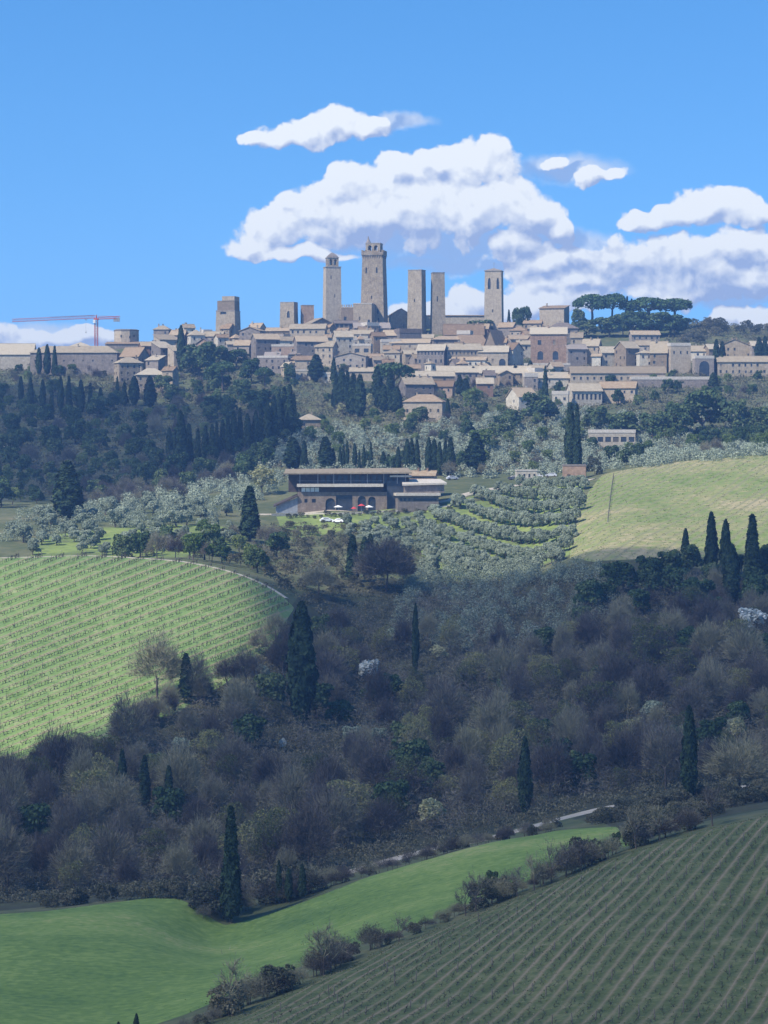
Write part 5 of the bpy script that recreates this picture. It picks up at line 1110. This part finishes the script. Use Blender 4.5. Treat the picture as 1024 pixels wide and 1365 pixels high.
tower(646, 671.2, 362, 646, 673, 430, -9, 0, 'bell tower with two tall arches and a cross', 1446, [((0,), -.62, -.28, 24, 9, True), ((0,), .42, .72, 24, 9, True), ((1,), -.2, .2, 24, 9, True), ((2,), -.3, .3, 24, 9, True), ((0,), -.1, .02, 55, 51, False)], cross_top, cap=False)
tower(373.8, 396.8, 404, 374, 398.3, 437, -14, 0, 'wider of the two short stub towers with dark hollow', 1452, [((0,), .0, .4, 20, 11, True)])
tower(400.8, 418.8, 408, 400.8, 419.6, 437, 8, 3, 'narrower of the two short stub towers', 1455)
def gate_top(e, wt_, H, s):
    r = wt_/2
    MB().box(-r+.5, r-.3, -r+.6, r-.3, H+.455, H+14*s).build('upper_shaft', WALLS[0], e)
    MB().box(-r+3.2, r-.3, -r+.4, r-.5, H+14*s+.003, H+20*s).build('top_stage', WALLS[0], e)
tower(288.8, 319.8, 415.5, 289.5, 322.5, 456, -13, 0, 'broad stepped gate tower standing apart beside the wedge house', 1432, [((0,), -.55, .1, 4, 0.8, False), ((0,), .1, .25, 30, 24, True), ((1,), -.1, .1, 20, 15, False)], gate_top)
# round keep
D_ = 1436; s_ = D_/F; e = empty('round_keep', ((168.5-512)*s_, D_, CZ+(HY-466)*s_)); tag(e, 'squat round keep with flat top beside the crane', 'tower')
hk = 26*s_; rk = 16.6*s_; MB().lathe([(rk*1.06, -12), (rk*1.02, 0), (rk, hk-.6)], 9, rot=.2).build('shaft', WALLS[0], e); MB().lathe([(rk+.2, hk-.597), (rk+.2, hk), (rk-.6, hk+.3)], 9, rot=.2).build('coping', WALLS[1], e)
for a_, zz in ((-1.9, hk*.6), (-1.2, hk*.55), (-.8, hk*.62)):
    X, Y = rk*.985*math.cos(a_), rk*.985*math.sin(a_); b = MB().box(-.35, .35, -.2, .2, 0, 1.3).mesh('window', m_glass); o = obj('window', b, e, (X, Y, zz)); o.rotation_euler = (0, 0, a_+math.pi/2)
house(141, 204, 456, 459, 482, 'm', -3, 1, 'sloping stone house under the round keep', 0, 'auto', depth=7, D=1424)
house(92, 121, 456, 462, 490, 'p', 2, 0, 'small raised block with pyramid roof on the convent', 1, None, D=1408, chim=0)
house(785, 849, 572.5, 577, 598, 't', -4, 2, 'modern white villa with broad windows above the wheat field', 0, LW((6,.12,-3.6,-1.6,False))+[(.05,.3,-7,-5,False)], name='villa', cat='villa', dmin=900, group=None, depth=9)
# ---------------------------------------------------------------- tower crane
D_ = 1475; s_ = D_/F; X0 = (128.5-512)*s_; z0 = float(zw(X0, D_)); zj = CZ+(HY-424.5)*s_-z0
e = empty('tower_crane', (X0, D_, z0)); tag(e, 'red tower crane with long jib above the convent roofs', 'crane')
def lattice(a, b, w, h, n, r=.11, tri=False):
    a, b = Vector(a), Vector(b); m = MB(); d = (b-a).normalized(); u = Vector((0, 0, 1)) if abs(d.z) < .5 else Vector((1, 0, 0)); v = d.cross(u).normalized()
    C_ = [v*w/2, -v*w/2, u*h] if tri else [v*w/2+u*h/2, -v*w/2+u*h/2, -v*w/2-u*h/2, v*w/2-u*h/2]
    for c in C_: m.bar(a+c, b+c, r, n=4)
    k = len(C_)
    for i in range(n):
        p, q = a.lerp(b, i/n), a.lerp(b, (i+1)/n)
        for j in range(k): m.bar(p+C_[j], q+C_[(j+1) % k], r*.6, n=3); m.bar(p+C_[j], p+C_[(j+1) % k], r*.6, n=3)
    return m
lattice((0, 0, -2), (0, 0, zj-.8), 1.7, 1.7, 15, .15).build('mast', m_red, e)
lattice((-1, 0, zj+.2), (-46.5, -6, zj-2.2), 1.3, 1.5, 26, .12, True).build('jib', m_red, e)
lattice((1, 0, zj+.2), (13.2, 1.5, zj+.7), 1.4, 1.2, 7, .14).build('counter_jib', m_red, e)
MB().box(9.6, 13.0, .5, 2.2, zj-1.7, zj+.4).build('counterweight', m_metal, e)
MB().box(-1.3, 1.3, -1.3, 1.3, zj-.8, zj+.1).bar((0, 0, zj), (0, 0, zj+2.0), .5, .25).build('slewing_unit', m_red, e)
MB().box(-1.6, -.3, -2.2, -.9, zj-2.6, zj-.85).build('cab', m_whitep, e)
MB().bar((0, 0, zj+1.9), (-26, -3.5, zj+.9), .06, n=3).bar((0, 0, zj+1.9), (10, 1.1, zj+1.2), .06, n=3).build('tie_bar', m_metal, e)
MB().box(-6.3, -5.1, -1.6, -.2, zj-.9, zj-.5).build('trolley', m_metal, e); MB().bar((-5.7, -.9, zj-.9), (-5.7, -.9, zj-7.5), .05, n=3).box(-6, -5.4, -1.1, -.7, zj-8.1, zj-7.5).build('hook', m_metal, e)
# ---------------------------------------------------------------- restaurant
D_ = 850.0; s_ = D_/F; rx = lambda px: (px-490)*s_; rz = lambda py: (680-py)*s_
ox, oy = W(490, 0, D_)[:2]; oz = CZ+(HY-680)*s_
e = empty('stone_restaurant', (ox, oy, oz), math.radians(2.5)); tag(e, 'long two storey stone restaurant with flat overhanging roofs and arches', 'restaurant')
m_rwall = wall_mat('restaurant_stone', (0.24,0.19,0.15), (0.34,0.28,0.22), (0.44,0.37,0.29))
ops = [(rx(a), rx(b), rz(zb_), rz(zt__), ar) for a, b, zb_, zt__, ar in ((434,447,682,664,True),(448,470,682,660,False),(477,488,682,661,True),(491,501,682,662,True),(416,421,670,665,False),(406,410,670,665,False))]
m = MB(); ffn = lambda x, z, d: (x, d, z); facade(m, rx(397), rx(516), -3.5, rz(656), ops, ffn, .5)
for X, sg in ((rx(397), 1), (rx(516), -1)): m.add([(X, 0, -3.5), (X, 11, -3.5), (X, 11, rz(656)), (X, 0, rz(656))], [(0, 1, 2, 3)])
m.add([(rx(397), 11, -3.5), (rx(516), 11, -3.5), (rx(516), 11, rz(656)), (rx(397), 11, rz(656))], [(0, 1, 2, 3)]); m.add([(rx(397), 0, rz(656)), (rx(516), 0, rz(656)), (rx(516), 11, rz(656)), (rx(397), 11, rz(656))], [(0, 1, 2, 3)])
m.build('lower_wall', m_rwall, e)
for o in ops: obj('opening', pane_mesh(o, ffn, .45, m_glass, 'opening'), e)
MB().box(rx(398), rx(511), .4, 8.5, rz(655.9), rz(649)).build('middle_storey', m_dark, e)
for i in range(4): MB().box(rx(402+i*6), rx(407.3+i*6), .25, .33, rz(655.5), rz(650)).build('white_curtain', m_whitep, e)
MB().box(rx(396), rx(511), -1.6, 9, rz(648.9), rz(645)).build('terrace_roof', m_trim, e)
MB().box(rx(385), rx(546), 3.2, 12, rz(656), rz(631.5)).build('upper_storey', m_dark, e)
for i in range(15): MB().box(rx(428+i*7.6), rx(433.5+i*7.6), 3.05, 3.14, rz(644.5), rz(634)).build('window', m_glass, e)
for px in (400, 424, 445, 468, 490, 512, 530, 541): MB().bar((rx(px), 1.4, rz(645)), (rx(px), 1.4, rz(630)), .13, n=6).build('column', m_metal, e)
r = MB(); slab(r, [(rx(379), -.6, rz(630.4)), (rx(549), -.6, rz(629.5)), (rx(547), 13, rz(624)), (rx(381), 13, rz(625.5))], .45); r.build('upper_roof', ROOFS[1], e)
MB().bar((rx(449), .8, rz(645)), (rx(511), .8, rz(645)), .04, n=3).bar((rx(397), .8, rz(641)), (rx(511), .8, rz(641)), .05, n=3).build('railing', m_metal, e)
MB().box(rx(516.2), rx(541), 1.5, 10, -3.5, rz(641)).build('glazed_link', m_glass, e); MB().box(rx(520), rx(549), .2, 8, rz(636), rz(633.5)).build('link_canopy', m_trim, e)
m = MB(); m.add([(rx(368), 0, -2.5), (rx(396.8), 0, -2.5), (rx(396.8), 0, rz(663)), (rx(368), 0, rz(674))], [(0, 1, 2, 3)]); m.build('shed_glazing', m_metal, e)
m = MB(); slab(m, [(rx(365), -1, rz(674)), (rx(396.8), -1, rz(660)), (rx(396.8), 8, rz(658.5)), (rx(365), 8, rz(672.5))], .5); m.build('shed_roof', m_dark, e)
e = empty('restaurant_annexe', (W(563, 0, 848)[0], 846, CZ+(HY-676)*846/F), math.radians(6)); tag(e, 'flat roofed annexe in two white edged steps beside the restaurant', 'annexe')
ax = lambda px: (px-563)*.242; az = lambda py: (676-py)*.242
MB().box(ax(530), ax(585), 0, 8, -4, az(661)).build('lower_wall', WALLS[1], e); MB().box(ax(527.5), ax(587), -.9, 8.5, az(660.9), az(657.3)).build('lower_roof', m_trim, e)
MB().box(ax(541), ax(594), 3, 13, az(657.2), az(646)).build('upper_wall', WALLS[1], e); m = MB(); slab(m, [(ax(537), 2, az(645)), (ax(597), 2, az(643.5)), (ax(594), 13.6, az(639)), (ax(542), 13.6, az(639.5))], .6); m.build('upper_roof', m_trim, e)
for px in (533, 538, 544, 551): MB().box(ax(px), ax(px+3), -.06, -.003, az(668), az(664)).build('window', m_glass, e)
MB().box(ax(554), ax(582), -.07, -.003, az(667.5), az(664.5)).build('strip_window', m_glass, e)
house(546, 583, 628.5, 634, 655, 'g', -8, 3, 'small tiled roof house behind the restaurant annexe', 0, 'auto', dmin=850, D=868, group=None, depth=7, buried=4, name='tiled_house', dens=.7)
# terrace wall and things on the terrace
tw = MB(); q = [W(px, 0, hit(px, py, 800, 900))[:2] for px, py in ((362, 688), (400, 687), (440, 686.5), (480, 685.5), (520, 684), (560, 681), (600, 677), (618, 671))]
for (xa, ya), (xb, yb_) in zip(q[:-1], q[1:]):
    za, zb_ = float(zw(xa, ya)), float(zw(xb, yb_)); tw.add([(xa, ya, za-1.5), (xb, yb_, zb_-1.5), (xb, yb_, zb_+.7), (xa, ya, za+.7), (xa, ya+.45, za-1.5), (xb, yb_+.45, zb_-1.5), (xb, yb_+.45, zb_+.7), (xa, ya+.45, za+.7)], [(0, 1, 2, 3), (7, 6, 5, 4), (3, 2, 6, 7)])
tag(tw.build('retaining_wall', m_trim), 'low pale wall along the edge of the restaurant terrace', 'wall')
m_redc = noise_mat('red_canvas', [(0.3, (0.45,0.04,0.05)), (0.7, (0.6,0.08,0.08))], 2)
def parasol(px, D, mat, label, h=2.6, r=1.5):
    e = empty('parasol', G(px, D)); tag(e, label, 'parasol', 'parasols on the restaurant terrace'); MB().bar((0, 0, -.2), (0, 0, h), .05, n=6).build('pole', m_metal, e)
    MB().lathe([(r, h-.55), (r*.96, h-.5), (r*.5, h-.18), (.06, h+.08)], 8).build('canopy', mat, e); MB().lathe([(.35, .0), (.3, .12)], 8).build('base', m_metal, e)
parasol(482, 843, m_redc, 'closed red parasol before the restaurant arches', 3.2, 1.2); parasol(451, 843, m_whitep, 'white parasol beside the dark restaurant arch'); parasol(492, 843.5, m_whitep, 'white parasol beside the red one'); parasol(472, 843.5, m_redc, 'low red parasol between two white ones', 2.2, 1.0)
# parked vehicles
def car(px, D, yaw, mat, label, van=False):
    e = empty('parked_van' if van else 'parked_car', G(px, D), math.radians(yaw)); tag(e, label, 'van' if van else 'car', 'parked vehicles'); L_, w, h = (4.9, 1.9, 2.1) if van else (4.1, 1.75, 1.45)
    P = [(-L_/2, .35), (-L_/2, .95), (-L_*.40, h*.98 if van else 1.0), (-L_*.30, h), (L_*.12 if not van else L_*.3, h), (L_*.27 if not van else L_*.42, 1.05), (L_*.47, .9), (L_/2, .65), (L_/2, .35)]
    m = MB(); n = len(P); V = [(x, -w/2+(.16 if z > 1.05 else 0), z) for x, z in P]+[(x, w/2-(.16 if z > 1.05 else 0), z) for x, z in P]; m.add(V, [tuple(range(n)), tuple(range(n, 2*n))[::-1]]+[(i, n+i, n+(i+1) % n, (i+1) % n) for i in range(n)]); m.build('body', mat, e)
    MB().box(-L_*.28, L_*.14 if not van else L_*.36, -w/2+.03, w/2-.03, 1.0 if not van else 1.2, h-.14).build('window', m_glass, e)
    for x in (-L_*.31, L_*.31):
        for y in (-w/2+.02, w/2-.02): MB().bar((x, y-.1, .33), (x, y+.1, .33), .33, n=12).build('wheel', m_dark, e)
m_silver = noise_mat('silver_paint', [(0.3, (0.45,0.46,0.48)), (0.7, (0.5,0.51,0.53))], 1, rough=.3, spec=.5); m_white_car = noise_mat('white_car_paint', [(0.3, (0.74,0.74,0.73)), (0.7, (0.8,0.8,0.79))], 1, rough=.3, spec=.5); m_navy = noise_mat('dark_car_paint', [(0.3, (0.03,0.035,0.05)), (0.7, (0.05,0.06,0.08))], 1, rough=.3, spec=.5)
D1 = hit(436, 697, 760, 850)
car(435.5, D1, 15, m_white_car, 'white parked car below the terrace, nearer the shed end'); car(452, D1-1, 150, m_white_car, 'white parked car below the terrace, beside its white neighbour')
for i, (px, py, yw, mt, lb) in enumerate([(603,640,20,m_silver,'silver parked car behind the annexe by the gravel road'),(685,640,160,m_navy,'dark parked car at the end of the farm yard'),(716,637,10,m_white_car,'white parked car beside the farm shed'),(735,636,170,m_silver,'silver parked car next to the brick hut'),(722,633,30,m_navy,'dark parked car behind the white one in the farm yard')]): car(px, hit(px, py, 860, 960), yw, mt, lb)
house(688, 716, 626, 628, 641, 't', 3, 2, 'low white farm shed with flat roof on the gravel road', 0, LW((4,.1,-2.2,-1.0,False)), name='farm_shed', cat='shed', dmin=860, group=None, depth=5, buried=2)
e_, *_r = house(750, 783, 619, 621, 640, 't', -6, 3, 'red brick hut under the tall cypress pair', 2, [(-.3,-.15,0.2,2.2,False)], name='brick_hut', cat='hut', dmin=860, D=886, group=None, depth=5, buried=3)
# thin fence down the wheat field
fp = [G(px, hit(px, py, 680, 900)) for px, py in ((818, 637), (816, 650), (814, 665), (812, 682), (810, 700))]; c0 = Vector(fp[0]); fe = empty('wire_fence', tuple(c0)); tag(fe, 'thin wire fence with dark posts running down the wheat field', 'fence')
wr = MB(); n_ = 0
for a, b in zip(fp[:-1], fp[1:]):
    a, b = Vector(a), Vector(b); k = max(1, int((b-a).length/4))
    for i in range(k):
        p, q = a.lerp(b, i/k), a.lerp(b, (i+1)/k); p.z = float(zw(p.x, p.y)); q.z = float(zw(q.x, q.y))
        for hh in (.5, 1.1): wr.bar(p-c0+Vector((0, 0, hh)), q-c0+Vector((0, 0, hh)), .03, n=3)
        obj('post', bpy.data.meshes.get('fencepost') or MB().lathe([(.11, -.3), (.10, 1.5)], 5).mesh('fencepost', m_wood), fe, tuple(p-c0))
wr.build('wire', m_metal, fe)

# small cottages that fill the lanes between the bigger houses
hs = [((a+b)/2, d) for a, b, *_r in T for d in (1380,)]; used = []
COT = ['tan', 'grey', 'pale', 'rosy']; n_c = 0
for tries in range(4000):
    if n_c >= 58: break
    px = random.uniform(205, 745); yb = random.uniform(452, 508) if px > 320 else random.uniform(455, 480)
    if px > 560 and random.random() < .3: yb = random.uniform(495, 530)
    D = hit(px, yb, 1150); x = (px-512)*D/F
    if any((x-a)**2+((D-b)*1.0)**2 < 49 for a, b in used): continue
    used.append((x, D)); n_c += 1; w = random.uniform(13, 24); tn = random.choice([0, 0, 1, 2, 2, 3]); hh = random.uniform(13, 21); ri = random.uniform(4, 7); rf = random.choice([0, 0, 1, 1, 2]); ty = random.choice(['g', 'g', 'g', 'h', 'm', 'f', 't'])
    e, *_r = house(px-w/2, px+w/2, yb-hh-ri, yb-hh, yb, ty, random.uniform(-32, 32), tn, f'{COT[tn]} stone cottage in the lanes#', rf, 'auto', name='cottage', D=D, group='cottages in the lanes', depth=random.uniform(5, 8))
    AUTO.setdefault('cottages in the lanes', []).append((e, px, yb-hh*.7))
# ---------------------------------------------------------------- passing clouds that shade the valley (they stand high above, out of this frame)
m_cloud = bpy.data.materials.new('cloud_white'); m_cloud.use_nodes = True; t = m_cloud.node_tree; p = t.nodes['Principled BSDF']; p.inputs['Base Color'].default_value = (0.9, 0.9, 0.92, 1); p.inputs['Roughness'].default_value = 1
trn = t.nodes.new('ShaderNodeBsdfTransparent'); mxc = t.nodes.new('ShaderNodeMixShader'); mxc.inputs[0].default_value = 0.6   # thin fair-weather cloud lets part of the sun through
t.links.new(p.outputs[0], mxc.inputs[1]); t.links.new(trn.outputs[0], mxc.inputs[2]); t.links.new(mxc.outputs[0], t.nodes['Material Output'].inputs['Surface'])
def shade_cloud(name, label, poly, alt):
    """poly: world xy outline of the shade on the ground near z0; the cloud hangs up the sun's line"""
    P = np.array(poly); k = ((alt-zw(P[:, 0], np.maximum(P[:, 1], 100)))/SUN.z)[:, None]
    Q = P+np.array([SUN.x, SUN.y])*k; gx = np.arange(Q[:, 0].min()-30, Q[:, 0].max()+30, 9.0); gy = np.arange(Q[:, 1].min()-30, Q[:, 1].max()+30, 9.0); X, Y = np.meshgrid(gx, gy)
    wob = sum(np.sin(X*a+Y*b+c_)*d for a, b, c_, d in ((.05, .02, 1, 6), (-.03, .06, 2, 6), (.11, -.08, 4, 3.5), (.17, .14, 5, 2.5))); d = sdf(X, Y, [tuple(q) for q in Q])+wob
    Hh = np.sqrt(np.clip(d, 0, None)/40)*30; lum = 1+.35*np.sin(X*.07+Y*.05)*np.sin(Y*.09-X*.03)+.2*np.sin(X*.2)*np.sin(Y*.23+1)
    Zt = alt+Hh*lum; Zb = alt-Hh*.25*lum; n = X.size; ny, nx = X.shape; m = d > 0; cell = m[:-1, :-1] | m[1:, :-1] | m[:-1, 1:] | m[1:, 1:]
    j, i = np.nonzero(cell); q = np.stack([j*nx+i, j*nx+i+1, (j+1)*nx+i+1, (j+1)*nx+i], 1); Zt = np.where(m, Zt+.5, alt); Zb = np.where(m, Zb-.5, alt)
    V = np.concatenate([np.stack([X.ravel(), Y.ravel(), Zt.ravel()], 1), np.stack([X.ravel(), Y.ravel(), Zb.ravel()], 1)]); me = mesh_np(name, V, np.concatenate([q, q[:, ::-1]+n]), [m_cloud], smooth=True)
    return tag(obj(name, me), label, None, None, 'stuff')
def G2(px, D): return ((px-512)*D/F, D)
SH1 = [G2(-350, 150), G2(1500, 150), G2(1500, 640), G2(1080, 690), G2(1000, 700), G2(880, 690), G2(770, 690), G2(660, 700), G2(560, 712), G2(500, 712), G2(480, 690), G2(465, 640), G2(435, 596), G2(350, 560), G2(260, 528), G2(130, 508), G2(0, 496), G2(-350, 488)]
shade_cloud('cloud', 'large white cumulus cloud shading the valley wood', SH1, 720)
SH2 = [G2(-300, 905), G2(120, 950), G2(260, 985), G2(350, 1010), G2(400, 1050), G2(395, 1190), G2(260, 1200), G2(120, 1260), G2(-300, 1280)]
shade_cloud('cloud', 'smaller white cumulus cloud shading the far wood', SH2, 760)
# ---------------------------------------------------------------- the air
hb = MB().box(-1900, 1900, -60, 2700, -90, CZ+125); mh = bpy.data.materials.new('valley_air'); mh.use_nodes = True; t = mh.node_tree; t.nodes.clear()
ho = t.nodes.new('ShaderNodeOutputMaterial'); pv = t.nodes.new('ShaderNodeVolumePrincipled'); pv.inputs['Color'].default_value = (0.34, 0.58, 1.0, 1); pv.inputs['Density'].default_value = 0.00018; pv.inputs['Anisotropy'].default_value = 0.2
t.links.new(pv.outputs[0], ho.inputs['Volume'])
haze = hb.build('haze', mh); tag(haze, None, None, None, 'stuff')

# ---------------------------------------------------------------- labels of the many: how near each stands to a landmark
MARKS = [(308,1150,'the dark cypress on the meadow corner'),(700,1035,'the shorter farm track cypress'),(919,1005,'the taller farm track cypress'),(402,880,'the huge cypress in the wood'),(491,895,'the white blossoming tree in mid wood'),
 (377,994,'the little white blossoming tree'),(866,865,'the yellowish budding tree'),(210,880,'the pale tree against the vineyard'),(1003,830,'the white tree near the wheat'),(985,1010,'the leaning tree by the track'),(585,872,'the greenish yellow tree'),
 (515,755,'the big dark rounded bare tree'),(470,745,'the slope cypress'),(333,685,'the black flame cypress'),(90,655,'the lone cypress behind the vineyard'),(440,680,'the restaurant shed end'),(560,665,'the restaurant annexe'),(790,625,'the brick hut'),(700,640,'the farm shed'),
 (914,730,'the small pointed cypress by the wheat'),(120,530,'the terrace cypress row'),(300,580,'the dark wood cypresses'),(380,550,'the thick cypress clump'),(410,565,'the little lone farmhouse'),(565,545,'the large hipped farmhouse'),(696,535,'the gabled farmhouse'),
 (765,580,'the tall cypress pair'),(817,585,'the modern villa'),(955,475,'the arcade cypresses'),(637,605,'the wide cypress by the road'),(240,465,'the lone town cypress'),(305,425,'the gate tower'),(421,490,'the pointed cypress under the wall'),(524,500,'the big green pine'),
 (655,1155,'the ivy covered stump tree'),(815,1105,'the small ivy trees'),(310,1290,'the sapling at the hedge foot'),(436,1230,'the paired hedge saplings'),(532,1220,'the lone hedge sapling'),(390,1170,'the small meadow hedge cypresses'),(160,1030,'the shaded wood cypresses'),(554,850,'the thin dark wood cypress'),
 (870,415,'the widest stone pine'),(935,548,'the largest dark evergreen'),(12,610,'the tiny white house'),(40,660,'the sunny olive meadow end'),(620,700,'the grove end by the road'),(740,720,'the grove corner by the wheat'),(100,1205,'the meadow top edge'),(640,1110,'the farm track bend'),(60,1000,'the low end of the vineyard'),(700,850,'the shaded olives')]
by = {}
for grp, lst in AUTO.items():
    for o, x, y in lst:
        d = [math.hypot(x-a, (y-b)*1.2) for a, b, _ in MARKS]; k = int(np.argmin(d)); by.setdefault((k, o['label']), []).append((d[k], o))
for (k, base), v in by.items():
    v.sort(key=lambda t_: t_[0]); base = base.replace('#', '')
    for i, (d, o) in enumerate(v): o['label'] = f"{base}, {'' if i == 0 else ordw(i)+' '}nearest {MARKS[k][2]}"
